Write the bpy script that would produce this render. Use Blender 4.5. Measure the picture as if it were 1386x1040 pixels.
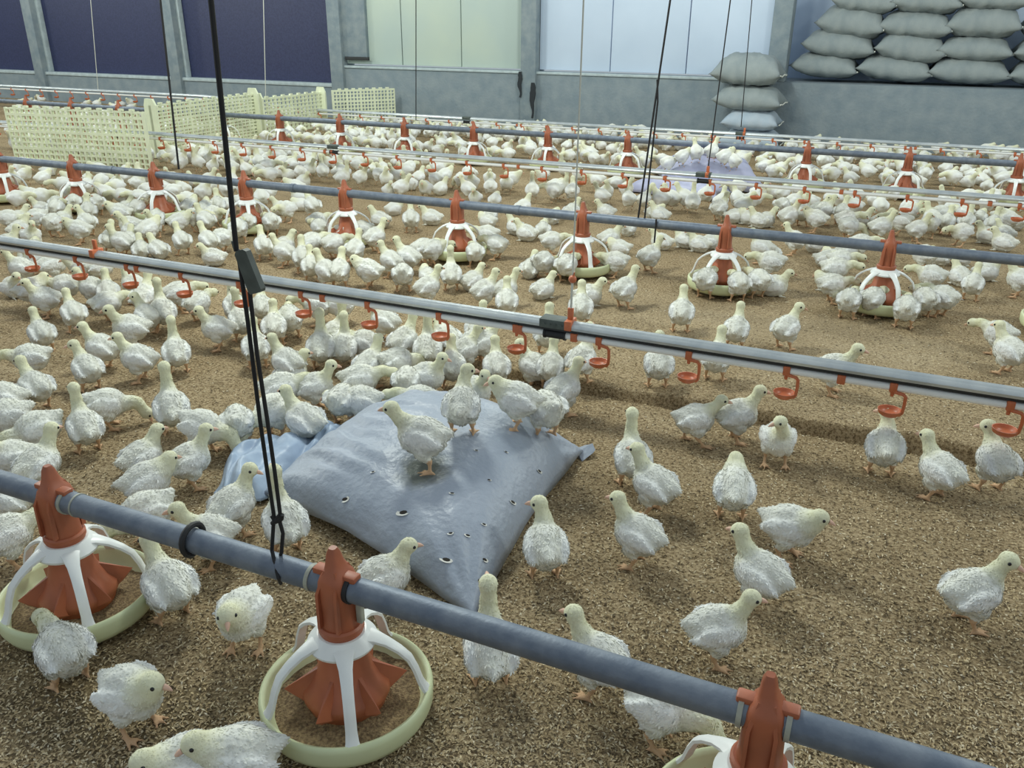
import bpy, bmesh, math, random
import numpy as np
from mathutils import Vector, Matrix, noise, Euler
random.seed(7); rng = np.random.default_rng(7)
SC = bpy.context.scene; COL = SC.collection
for o in list(bpy.data.objects): bpy.data.objects.remove(o)

# ------------------------------------------------------------------ camera, world, lamps, exposure
FPX, PITCH, YAW, ROLL, CZ = 1132.87, 0.4105, 0.4158, 0.0074, 1.262
FW = Vector((-math.sin(YAW)*math.cos(PITCH), math.cos(YAW)*math.cos(PITCH), -math.sin(PITCH)))
R0 = Vector((math.cos(YAW), math.sin(YAW), 0)); U0 = R0.cross(FW)
RT = math.cos(ROLL)*R0 + math.sin(ROLL)*U0; UP = -math.sin(ROLL)*R0 + math.cos(ROLL)*U0
cam = bpy.data.cameras.new('camera'); co = bpy.data.objects.new('camera', cam); COL.objects.link(co)
cam.sensor_fit = 'HORIZONTAL'; cam.sensor_width = 36; cam.lens = FPX*36/1386
co.matrix_world = Matrix(((RT.x, UP.x, -FW.x, 0), (RT.y, UP.y, -FW.y, 0), (RT.z, UP.z, -FW.z, CZ), (0, 0, 0, 1)))
cam.clip_start = .05; SC.camera = co
w = bpy.data.worlds.new('barn_air'); SC.world = w; w.use_nodes = True
bg = w.node_tree.nodes['Background']; bg.inputs[0].default_value = (.80, .92, 1.0, 1); bg.inputs[1].default_value = .43
def lamp(x, y, z, e, r=.28, c=(.94, 1, .91)):
    l = bpy.data.lights.new('barn_bulb', 'POINT'); l.energy = e; l.shadow_soft_size = r; l.color = c
    o = bpy.data.objects.new('barn_bulb', l); COL.objects.link(o); o.location = (x, y, z)
for X, e in ((-14.8, 125), (-10.6, 125), (-6.4, 122), (-2.2, 172), (2.0, 95)):
    lamp(X, 3.15, 2.6, e); lamp(X, 7.4, 2.6, 124)
SC.view_settings.view_transform = 'Standard'; SC.view_settings.look = 'None'
SC.view_settings.gamma = 1; SC.view_settings.use_curve_mapping = False; SC.view_settings.exposure = 0.20

# ------------------------------------------------------------------ surveying: photo ray -> point on a real plane
CAM = Vector((0, 0, CZ))
def ray(px, py): return (FW*FPX + RT*(px-693) - UP*(py-520)).normalized()
def onz(px, py, z=0.0):
    d = ray(px, py); return CAM + d*((z-CZ)/d.z)
def ony(px, py, y):
    d = ray(px, py); return CAM + d*(y/d.y)
def pix(p):
    d = Vector(p)-CAM; z = d.dot(FW); return (693+FPX*d.dot(RT)/z, 520-FPX*d.dot(UP)/z)
F1, F2, F3 = 1.0238, 4.1837, 7.3005; D1, D2, D3 = 2.5203, 5.722, 8.92; PZ = .31; STEP = .75; WY = 10.1

# ------------------------------------------------------------------ materials
def mat(name, base, rough=.7, metal=0, var=0, scale=20, bump=0, bscale=60, col2=None, spec=.5, attr=None, objvar=0):
    m = bpy.data.materials.new(name); m.use_nodes = True; nt = m.node_tree; b = nt.nodes['Principled BSDF']
    b.inputs['Roughness'].default_value = rough; b.inputs['Metallic'].default_value = metal
    b.inputs['Specular IOR Level'].default_value = spec
    b.inputs['Base Color'].default_value = (*base, 1)
    tc = nt.nodes.new('ShaderNodeTexCoord')
    src = None
    if attr:
        a = nt.nodes.new('ShaderNodeAttribute'); a.attribute_name = attr; src = a.outputs['Color']
    if var or col2:
        n = nt.nodes.new('ShaderNodeTexNoise'); n.inputs['Scale'].default_value = scale; n.inputs['Detail'].default_value = 5
        nt.links.new(tc.outputs['Object'], n.inputs['Vector'])
        r = nt.nodes.new('ShaderNodeValToRGB'); r.color_ramp.elements[0].position = .35; r.color_ramp.elements[1].position = .65
        c2 = col2 or tuple(c*(1-var) for c in base)
        r.color_ramp.elements[0].color = (*base, 1); r.color_ramp.elements[1].color = (*c2, 1)
        nt.links.new(n.outputs['Fac'], r.inputs['Fac']); src = r.outputs['Color']
    if objvar:
        oi = nt.nodes.new('ShaderNodeObjectInfo'); mr = nt.nodes.new('ShaderNodeMapRange')
        mr.inputs['To Min'].default_value = 1-objvar; mr.inputs['To Max'].default_value = 1.0
        nt.links.new(oi.outputs['Random'], mr.inputs['Value'])
        mx = nt.nodes.new('ShaderNodeVectorMath'); mx.operation = 'SCALE'
        nt.links.new(src, mx.inputs[0]); nt.links.new(mr.outputs['Result'], mx.inputs['Scale']); src = mx.outputs['Vector']
    if src: nt.links.new(src, b.inputs['Base Color'])
    if bump:
        n2 = nt.nodes.new('ShaderNodeTexNoise'); n2.inputs['Scale'].default_value = bscale; n2.inputs['Detail'].default_value = 4
        nt.links.new(tc.outputs['Object'], n2.inputs['Vector'])
        bp = nt.nodes.new('ShaderNodeBump'); bp.inputs['Strength'].default_value = bump; bp.inputs['Distance'].default_value = .01
        nt.links.new(n2.outputs['Fac'], bp.inputs['Height']); nt.links.new(bp.outputs['Normal'], b.inputs['Normal'])
    return m
M = {}
M['chick'] = mat('chick_plumage', (.8, .8, .75), .95, spec=.15, attr='tint', bump=.22, bscale=170, objvar=.10)
M['eye'] = mat('eye_black', (.01, .01, .012), .15)
M['beak'] = mat('beak_horn', (.72, .46, .34), .5)
M['orange'] = mat('orange_plastic', (.46, .135, .062), .45, var=.3, scale=9)
M['orange2'] = mat('orange_cup_plastic', (.60, .165, .065), .4, var=.2, scale=30)
M['cream'] = mat('cream_plastic', (.74, .80, .50), .4, var=.16, scale=7)
M['white'] = mat('white_plastic', (.84, .86, .84), .35, var=.08, scale=12)
M['pipe'] = mat('galvanised_pipe', (.135, .165, .215), .52, .35, scale=26, col2=(.20, .23, .275), bump=.12, bscale=90)
M['rail'] = mat('galvanised_rail', (.46, .50, .52), .38, .55, scale=14, col2=(.58, .61, .61), bump=.08, bscale=70)
M['pvc'] = mat('white_pvc', (.86, .87, .86), .3)
M['black'] = mat('black_rubber', (.012, .013, .015), .6)
M['cord'] = mat('black_cord', (.012, .012, .014), .75)
M['twine'] = mat('pale_twine', (.55, .56, .50), .8)
M['greyp'] = mat('grey_plate', (.085, .105, .095), .55, var=.3, scale=40)
M['coupl'] = mat('pale_coupling', (.42, .43, .36), .5, var=.3, scale=40)
M['dark'] = mat('dark_strip', (.02, .022, .024), .6)
M['feed'] = mat('feed_crumbs', (.42, .30, .16), .95, scale=160, col2=(.17, .11, .06), bump=.9, bscale=260)
M['sack'] = mat('grey_woven_sack', (.31, .355, .43), .42, scale=5, col2=(.36, .40, .475), bump=.35, bscale=55)
M['wrap'] = mat('blue_plastic_film', (.31, .40, .54), .45, scale=6, col2=(.40, .49, .61), bump=.15, bscale=40)
M['lilac'] = mat('lilac_sack', (.36, .37, .52), .5, scale=5, col2=(.44, .45, .60), bump=.15, bscale=60)
M['tear'] = mat('torn_film', (.75, .74, .68), .6)
M['hole'] = mat('tear_hole', (.03, .025, .02), .9)
M['bag'] = mat('woven_feed_bag', (.235, .275, .285), .8, scale=8, col2=(.29, .325, .325), bump=.3, bscale=60)
M['bagblue'] = mat('blue_feed_bag', (.36, .44, .52), .7, scale=8, col2=(.42, .48, .54), bump=.3, bscale=60)
M['seam'] = mat('bag_stitching', (.75, .76, .68), .8)
M['fence'] = mat('cream_slat_plastic', (.78, .82, .60), .5, var=.12, scale=5)
M['concrete'] = mat('rough_concrete', (.20, .25, .285), .9, scale=7, col2=(.255, .30, .325), bump=.5, bscale=35)
M['column'] = mat('concrete_column', (.19, .24, .275), .9, scale=9, col2=(.26, .305, .325), bump=.4, bscale=40)
M['sill'] = mat('pale_sill', (.46, .54, .56), .7, var=.2, scale=14)
M['navy'] = mat('navy_sheet', (.018, .024, .075), .5, scale=45, col2=(.028, .036, .10), bump=.2, bscale=110)
M['panely'] = mat('yellowish_panel', (.50, .58, .50), .6, scale=1.2, col2=(.44, .53, .50), bump=.03)
M['panelb'] = mat('bluish_panel', (.56, .66, .80), .6, scale=1.2, col2=(.50, .60, .74), bump=.03)
M['stain'] = mat('tar_stain', (.02, .025, .03), .85)
M['flake'] = mat('husk_flakes', (.5, .4, .25), .95, attr='tint', spec=.1)
def colour_patch(m, c, rad, col, amt=.8, nscale=9):
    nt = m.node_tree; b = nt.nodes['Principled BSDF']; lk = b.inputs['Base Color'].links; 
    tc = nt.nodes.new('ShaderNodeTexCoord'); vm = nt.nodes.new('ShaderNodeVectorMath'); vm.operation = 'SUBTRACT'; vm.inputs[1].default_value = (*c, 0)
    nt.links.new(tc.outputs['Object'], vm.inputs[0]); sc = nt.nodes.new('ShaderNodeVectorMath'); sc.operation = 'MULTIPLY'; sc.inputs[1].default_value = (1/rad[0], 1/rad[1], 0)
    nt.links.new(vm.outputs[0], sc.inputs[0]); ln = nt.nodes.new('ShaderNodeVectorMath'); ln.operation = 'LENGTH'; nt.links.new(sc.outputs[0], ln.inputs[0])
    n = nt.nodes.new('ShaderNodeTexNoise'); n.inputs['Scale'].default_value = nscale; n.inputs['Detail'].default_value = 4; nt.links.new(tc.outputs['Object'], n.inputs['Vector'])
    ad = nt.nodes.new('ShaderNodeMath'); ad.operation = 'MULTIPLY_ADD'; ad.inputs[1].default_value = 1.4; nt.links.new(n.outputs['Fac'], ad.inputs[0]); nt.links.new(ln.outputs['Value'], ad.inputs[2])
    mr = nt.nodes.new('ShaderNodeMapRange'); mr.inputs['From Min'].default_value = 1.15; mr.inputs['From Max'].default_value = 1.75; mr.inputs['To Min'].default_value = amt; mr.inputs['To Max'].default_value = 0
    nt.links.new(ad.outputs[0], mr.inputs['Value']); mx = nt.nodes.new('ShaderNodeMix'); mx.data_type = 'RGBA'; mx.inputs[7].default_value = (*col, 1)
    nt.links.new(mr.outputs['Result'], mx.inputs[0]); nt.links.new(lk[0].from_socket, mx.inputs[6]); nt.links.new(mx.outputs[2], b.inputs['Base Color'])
# litter: rice husk, dark crumbs and droppings
def litter():
    m = bpy.data.materials.new('rice_husk_litter'); m.use_nodes = True; nt = m.node_tree; b = nt.nodes['Principled BSDF']
    b.inputs['Roughness'].default_value = .95; b.inputs['Specular IOR Level'].default_value = .1
    tc = nt.nodes.new('ShaderNodeTexCoord')
    def nz(s, d=5, r=.6):
        n = nt.nodes.new('ShaderNodeTexNoise'); n.inputs['Scale'].default_value = s; n.inputs['Detail'].default_value = d
        n.inputs['Roughness'].default_value = r; nt.links.new(tc.outputs['Object'], n.inputs['Vector']); return n.outputs['Fac']
    def ramp(f, p):
        r = nt.nodes.new('ShaderNodeValToRGB'); e = r.color_ramp.elements
        while len(e) < len(p): e.new(.5)
        for i, (x, c) in enumerate(p): e[i].position = x; e[i].color = (*c, 1)
        nt.links.new(f, r.inputs['Fac']); return r.outputs['Color']
    big = ramp(nz(2.2, 6), [(.30, (.36, .275, .165)), (.52, (.46, .36, .225)), (.75, (.53, .43, .285))])
    fine = ramp(nz(110, 4, .75), [(.38, (.16, .13, .10)), (.48, (.66, .61, .54)), (.60, (1, 1, 1)), (.72, (1.25, 1.22, 1.15))])
    mx = nt.nodes.new('ShaderNodeMix'); mx.data_type = 'RGBA'; mx.blend_type = 'MULTIPLY'; mx.inputs[0].default_value = .85
    nt.links.new(big, mx.inputs[6]); nt.links.new(fine, mx.inputs[7]); nt.links.new(mx.outputs[2], b.inputs['Base Color'])
    bp = nt.nodes.new('ShaderNodeBump'); bp.inputs['Strength'].default_value = .7; bp.inputs['Distance'].default_value = .012
    nt.links.new(nz(85, 5, .7), bp.inputs['Height']); nt.links.new(bp.outputs['Normal'], b.inputs['Normal'])
    return m
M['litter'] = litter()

# ------------------------------------------------------------------ mesh helpers
class MB:
    def __init__(s): s.v = []; s.f = []; s.c = []
    def add(s, v, f, c=None):
        n = len(s.v); s.v += [tuple(p) for p in v]; s.f += [tuple(i+n for i in q) for q in f]
        s.c += [c or (1, 1, 1)]*len(v)
        return s
    def box(s, x0, x1, y0, y1, z0, z1, bev=0):
        if bev:
            bm = bmesh.new(); bmesh.ops.create_cube(bm, size=1)
            for q in bm.verts: q.co = Vector(((x0+x1)/2+q.co.x*(x1-x0), (y0+y1)/2+q.co.y*(y1-y0), (z0+z1)/2+q.co.z*(z1-z0)))
            bmesh.ops.bevel(bm, geom=bm.edges[:], offset=bev, segments=2, profile=.5, affect='EDGES')
            return s.bm(bm)
        v = [(x, y, z) for z in (z0, z1) for y in (y0, y1) for x in (x0, x1)]
        return s.add(v, [(0, 2, 3, 1), (4, 5, 7, 6), (0, 1, 5, 4), (2, 6, 7, 3), (0, 4, 6, 2), (1, 3, 7, 5)])
    def bm(s, bm):
        bm.verts.index_update(); s.add([q.co[:] for q in bm.verts], [[q.index for q in f.verts] for f in bm.faces]); bm.free(); return s
    def tube(s, pts, rad, n=10, cap=True):
        pts = [Vector(p) for p in pts]; rs = rad if isinstance(rad, (list, tuple)) else [rad]*len(pts)
        V = []; F = []; ref = None
        for i, p in enumerate(pts):
            t = (pts[min(i+1, len(pts)-1)]-pts[max(i-1, 0)]).normalized()
            if ref is None: ref = t.orthogonal().normalized()
            a = (ref - t*ref.dot(t)).normalized(); ref = a; b = t.cross(a)
            for k in range(n):
                th = 2*math.pi*k/n; V.append(p+(a*math.cos(th)+b*math.sin(th))*rs[i])
        for i in range(len(pts)-1):
            for k in range(n):
                F.append((i*n+k, i*n+(k+1) % n, (i+1)*n+(k+1) % n, (i+1)*n+k))
        if cap: F.append(tuple(range(n-1, -1, -1))); F.append(tuple((len(pts)-1)*n+k for k in range(n)))
        return s.add(V, F)
    def lathe(s, prof, n=48, closed=False):
        V = []; F = []; m = len(prof)
        for k in range(n):
            a = 2*math.pi*k/n
            for r, z in prof: V.append((r*math.cos(a), r*math.sin(a), z))
        for k in range(n):
            for i in range(m if closed else m-1):
                j = (i+1) % m; k2 = (k+1) % n
                F.append((k*m+i, k2*m+i, k2*m+j, k*m+j))
        return s.add(V, F)
    def loft(s, rings, cap=True):
        n = len(rings[0]); V = [p for r in rings for p in r]; F = []
        for i in range(len(rings)-1):
            for k in range(n): F.append((i*n+k, i*n+(k+1) % n, (i+1)*n+(k+1) % n, (i+1)*n+k))
        if cap: F.append(tuple(range(n-1, -1, -1))); F.append(tuple((len(rings)-1)*n+k for k in range(n)))
        return s.add(V, F)
    def mesh(s, name, m, smooth=True, ang=40, tint=False):
        me = bpy.data.meshes.new(name); me.from_pydata(s.v, [], s.f); me.update()
        bm = bmesh.new(); bm.from_mesh(me); bmesh.ops.recalc_face_normals(bm, faces=bm.faces[:])
        if smooth:
            for f in bm.faces: f.smooth = True
            for e in bm.edges:
                if len(e.link_faces) == 2 and e.calc_face_angle(0) > math.radians(ang): e.smooth = False
        bm.to_mesh(me); bm.free()
        me.materials.append(M[m])
        if tint:
            at = me.color_attributes.new('tint', 'FLOAT_COLOR', 'POINT')
            at.data.foreach_set('color', np.array([(*c, 1) for c in s.c], dtype=np.float32).ravel())
        return me
    def build(s, name, m, parent=None, loc=None, smooth=True, ang=40):
        o = bpy.data.objects.new(name, s.mesh(name, m, smooth, ang)); COL.objects.link(o)
        if parent: o.parent = parent
        if loc is not None: o.location = loc
        return o
def tag(o, label=None, cat=None, group=None, kind=None):
    if label: o['label'] = label
    if cat: o['category'] = cat
    if group: o['group'] = group
    if kind: o['kind'] = kind
    return o
def empty(name, loc=(0, 0, 0), rz=0):
    o = bpy.data.objects.new(name, None); o.empty_display_size = .05; COL.objects.link(o); o.location = loc; o.rotation_euler.z = rz; return o
def inst(name, me, parent=None, loc=(0, 0, 0), rz=0):
    o = bpy.data.objects.new(name, me); COL.objects.link(o); o.location = loc; o.rotation_euler.z = rz
    if parent: o.parent = parent
    return o
def copy_tree(o, parent=None):
    c = o.copy(); COL.objects.link(c)
    if parent: c.parent = parent
    for ch in o.children: copy_tree(ch, c)
    return c
ORD = ['first', 'second', 'third', 'fourth', 'fifth', 'sixth', 'seventh', 'eighth', 'ninth', 'tenth', 'eleventh', 'twelfth', 'thirteenth', 'fourteenth', 'fifteenth', 'sixteenth', 'seventeenth', 'eighteenth']

# ------------------------------------------------------------------ floor of litter
def fz(x, y):
    h = .010*noise.noise((x*1.3, y*1.3, 1)) + .006*noise.noise((x*4, y*4, 5)) + .003*noise.noise((x*11, y*11, 9))
    yy = 2.715+.03*noise.noise((x*3.1, 0, 3))+.012*noise.noise((x*11, 2, 3))
    d = y-yy
    amp = min(1, max(0, (x+1.5)/.4))*(.75+.5*noise.noise((x*2, 7, 1)))
    h += amp*(.056/(1+math.exp(-max(-40, min(40, d/.0026))))*math.exp(-max(0, d)/.55) - .034*math.exp(-((d+.013)/.015)**2))
    return h
def grid(xs, ys):
    nx = len(xs); V = [(x, y, fz(x, y)) for y in ys for x in xs]
    F = [(j*nx+i, j*nx+i+1, (j+1)*nx+i+1, (j+1)*nx+i) for j in range(len(ys)-1) for i in range(nx-1)]
    return V, F
xs = np.concatenate([np.arange(-24, -4, .16), np.arange(-4, 2.6, .03), np.arange(2.6, 8, .16)])
ys = np.concatenate([np.arange(-3, .3, .12), np.arange(.3, 2.6, .035), np.arange(2.6, 2.83, .005), np.arange(2.83, 4.4, .04), np.arange(4.4, WY+.3, .12)])
fb = MB(); fb.add(*grid([float(x) for x in xs], [float(y) for y in ys]))
q = onz(150, 965); colour_patch(M['litter'], (q.x, q.y), (.42, .16), (.13, .10, .05), .6, 14); q = onz(985, 440); colour_patch(M['litter'], (q.x, q.y), (1.6, .35), (.52, .43, .29), .25, 5)  # one darker and one paler patch blended into the litter colour
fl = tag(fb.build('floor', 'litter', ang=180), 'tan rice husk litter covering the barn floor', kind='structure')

def flakes():
    n = 75000
    u = rng.random(n); px = rng.random(n)*1460-40; py = 1060-(u**1.25)*720
    mb_v = []; mb_f = []; mb_c = []
    pal = np.array([(.55, .44, .27), (.66, .56, .38), (.42, .32, .19), (.13, .10, .065), (.50, .40, .24), (.74, .66, .50)])
    pr = [.24, .19, .20, .17, .14, .06]
    ci = rng.choice(6, n, p=pr); A = rng.random(n)*6.283; T = (rng.random(n)-.5)*.9; L = .0032+.0035*rng.random(n); Wd = .0012+.0012*rng.random(n)
    for i in range(n):
        p = onz(px[i], py[i]); z = fz(p.x, p.y)
        dx, dy = math.cos(A[i]), math.sin(A[i]); l = L[i]; wd = Wd[i]; tz = math.sin(T[i])*l
        k = len(mb_v)
        mb_v += [(p.x-dx*l, p.y-dy*l, z+.0018-tz*.4), (p.x-dy*wd, p.y+dx*wd, z+.004), (p.x+dx*l, p.y+dy*l, z+.0018+tz), (p.x+dy*wd, p.y-dx*wd, z+.0025)]
        mb_f.append((k, k+1, k+2, k+3)); c = tuple(pal[ci[i]]*(.85+.3*rng.random())); mb_c += [c]*4
    b = MB(); b.v = mb_v; b.f = mb_f; b.c = mb_c
    o = inst('loose_husks', b.mesh('loose_husks', 'flake', smooth=False, tint=True))
    tag(o, 'loose rice husks and crumbs scattered over the near litter', 'litter', kind='stuff')
flakes()

# ------------------------------------------------------------------ back wall with columns, panels, ledge
SILL = .655; SILL2 = .40
COLX = [-17.32, -14.17, -11.02, -7.87, -4.53, -1.27, 1.95, 5.1]
def wx(px, py=90): return ony(px, py, WY).x
colpx = [(45, 65), (228, 250), (447, 470), (708, 726), (1040, 1062)]
CX = [((wx(a)+wx(b))/2) for a, b in colpx]
STEPC = (CX[-1]-CX[0])/4
CX = [CX[0]-STEPC*2, CX[0]-STEPC] + CX + [CX[-1]+STEPC]
X0, X1 = CX[0]-3, CX[-1]+3
wl = empty('wall_back', (0, WY, 0)); tag(wl, 'grey concrete low wall with panels and columns', kind='structure')
b = MB(); b.box(CX[4], X1, 0, .22, -.05, SILL); b.build('low_wall', 'concrete', wl)
b = MB(); b.box(X0, CX[4], 0, .22, -.05, SILL2); b.build('low_wall', 'concrete', wl)
b = MB(); b.box(CX[4]+.1, CX[6]-.1, -.02, .2, SILL, SILL+.03, .006); b.build('sill_ledge', 'sill', wl)
b = MB(); b.box(X0, CX[4]-.1, -.02, .2, SILL2, SILL2+.045, .006); b.build('sill_ledge', 'sill', wl)
for i, cx in enumerate(CX[:7]):
    b = MB(); b.box(cx-.10, cx+.10, -.06 if i != 6 else .0, .24, (-.05 if i != 6 else SILL), 3.1, .012); b.build('column', 'column', wl)
kinds = ['navy', 'navy', 'navy', 'navy', 'panely', 'panelb']
for i, kd in enumerate(kinds):
    a, c = CX[i]+.10, CX[i+1]-.10
    if kd == 'navy':
        b = MB(); b.box(a, c, .12, .15, SILL2+.045, 3.1); b.build('dark_sheet', kd, wl)
        b = MB(); b.box(a, a+.05, .04, .12, SILL2+.045, 3.1, .004); b.box(c-.05, c, .04, .12, SILL2+.045, 3.1, .004); b.build('frame_strip', 'sill', wl)
    else:
        n = 3
        for k in range(n):
            s = (c-a)/n; b = MB(); b.box(a+s*k+.006, a+s*(k+1)-.006, .06, .12, SILL+.05, 3.1, .006); b.build('wall_panel', kd, wl)
b = MB(); b.box(CX[4]+.02, CX[4]+.10+.36, -.0, .10, SILL+.14, 3.1, .005); b.build('grey_side_panel', 'column', wl)
b = MB(); b.box(CX[4]+.13, CX[4]+.5, -.03, .0, SILL+.10, SILL+.14, .004); b.build('bracket', 'dark', wl)
# open bay behind the big stack: raised store floor and its pale back wall
b = MB(); b.box(CX[6]-.1, X1, .22, 1.6, -.05, SILL); b.build('store_floor', 'concrete', wl)
b = MB(); b.box(CX[6]-.1, X1, .85, 1.0, SILL, 3.1); b.build('store_back_wall', 'panelb', wl)
# tar stains: thin irregular crusts on the column foot
def crust(px, y0, y1, wd):
    b = MB(); n = 14; top = ony(px, y0, WY-.07); bot = ony(px, y1, WY-.07); L = []; R_ = []
    for k in range(n+1):
        t = k/n; z = top.z+(bot.z-top.z)*t-0; hw = wd*(.35+.65*math.sin(math.pi*min(1, t*1.1+.12)))*(.7+.6*abs(noise.noise((px*.1, t*5, 2))))
        off = .02*noise.noise((px, t*3, 4)); L.append((top.x-hw+off, -.075, z)); R_.append((top.x+hw+off, -.075, z))
    V = []; F = []
    for k in range(n+1):
        V += [L[k], R_[k], (R_[k][0], -.05, R_[k][2]), (L[k][0], -.05, L[k][2])]
    for k in range(n):
        for j in range(4): F.append((k*4+j, k*4+(j+1) % 4, k*4+4+(j+1) % 4, k*4+4+j))
    F += [(3, 2, 1, 0), (n*4, n*4+1, n*4+2, n*4+3)]
    b.add(V, F); b.build('tar_stain', 'stain', wl)
crust(704, 97, 132, .035); crust(721, 112, 160, .04)

# ------------------------------------------------------------------ feeder lines
def pipe_line(y, xa, xb, label, near=False):
    t = empty('feed_pipe', ((xa+xb)/2, y, 0)); ox = -(xa+xb)/2
    b = MB(); b.tube([(xa+ox, 0, PZ), (xb+ox, 0, PZ)], .0245, 28); b.build('auger_tube', 'pipe', t)
    tag(t, label, 'pipe'); return t, ox
fxs1 = [ony(px, py, F1).x for px, py in ((75, 672), (457, 792), (1037, 969))]
fx2_0 = -5.1926; fx3_0 = -5.8841
fxs2 = [fx2_0+STEP*k for k in range(-2, 9)]
fxs3 = [fx3_0+STEP*k for k in range(-5, 10)]
tp, ox = pipe_line(F1, -3.2, 2.4, 'blue-grey galvanised feed pipe crossing the foreground at the front feeders')
for i, (px, py, r, wd, mt, nm) in enumerate(((92, 680, .027, .008, 'coupl', 'coupling_ring'), (107, 684, .0262, .004, 'coupl', 'coupling_ring'), (424, 781, .0265, .008, 'coupl', 'coupling_ring'), (476, 798, .0275, .009, 'black', 'black_ring'), (1003, 960, .0275, .008, 'coupl', 'coupling_ring'), (1068, 980, .0275, .008, 'coupl', 'coupling_ring'))):
    x = ony(px, py, F1).x; b = MB(); b.tube([(x+ox-wd/2, 0, PZ), (x+ox+wd/2, 0, PZ)], r, 28); b.build(nm, mt, tp)
x = ony(262, 736, F1).x
b = MB(); b.tube([(x+ox-.004+.008*k/20, .031*math.cos(a), PZ+.002+.031*math.sin(a)) for k, a in enumerate(np.linspace(-1.2, 4.6, 21))], [.003]+[.0062]*19+[.003], 8)
tag(b.build('strap_ring', 'black', tp), 'dark curled strap around the pipe')
b = MB(); b.box(fxs1[1]+ox+.035, fxs1[1]+ox+.047, .0, .012, PZ-.075, PZ-.02, .002); b.build('wooden_peg', 'coupl', tp)
tp2, ox2 = pipe_line(F2, -13, 4, 'grey galvanised feed pipe over the middle row of feeders')
for k in range(-11, 3):
    xx = fx2_0+STEP*(k*2+.5)
    if -12 < xx < 3.5:
        b = MB(); b.tube([(xx+ox2-.012, 0, PZ), (xx+ox2+.012, 0, PZ)], .0275, 20); b.build('pipe_sleeve', 'pipe', tp2)
b = MB(); xx = ony(889, 310, F2).x; b.tube([(xx+ox2, -.026, PZ+.03), (xx+ox2, -.03, PZ-.09)], .005, 6); b.build('cord_end', 'cord', tp2)
tp3, ox3 = pipe_line(F3, -18, 4, 'grey galvanised feed pipe over the farthest row of feeders')
for k in range(-8, 5):
    xx = fx3_0+STEP*(k*2+.5)
    b = MB(); b.tube([(xx+ox3-.012, 0, PZ), (xx+ox3+.012, 0, PZ)], .0275, 16); b.build('pipe_sleeve', 'pipe', tp3)

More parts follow.
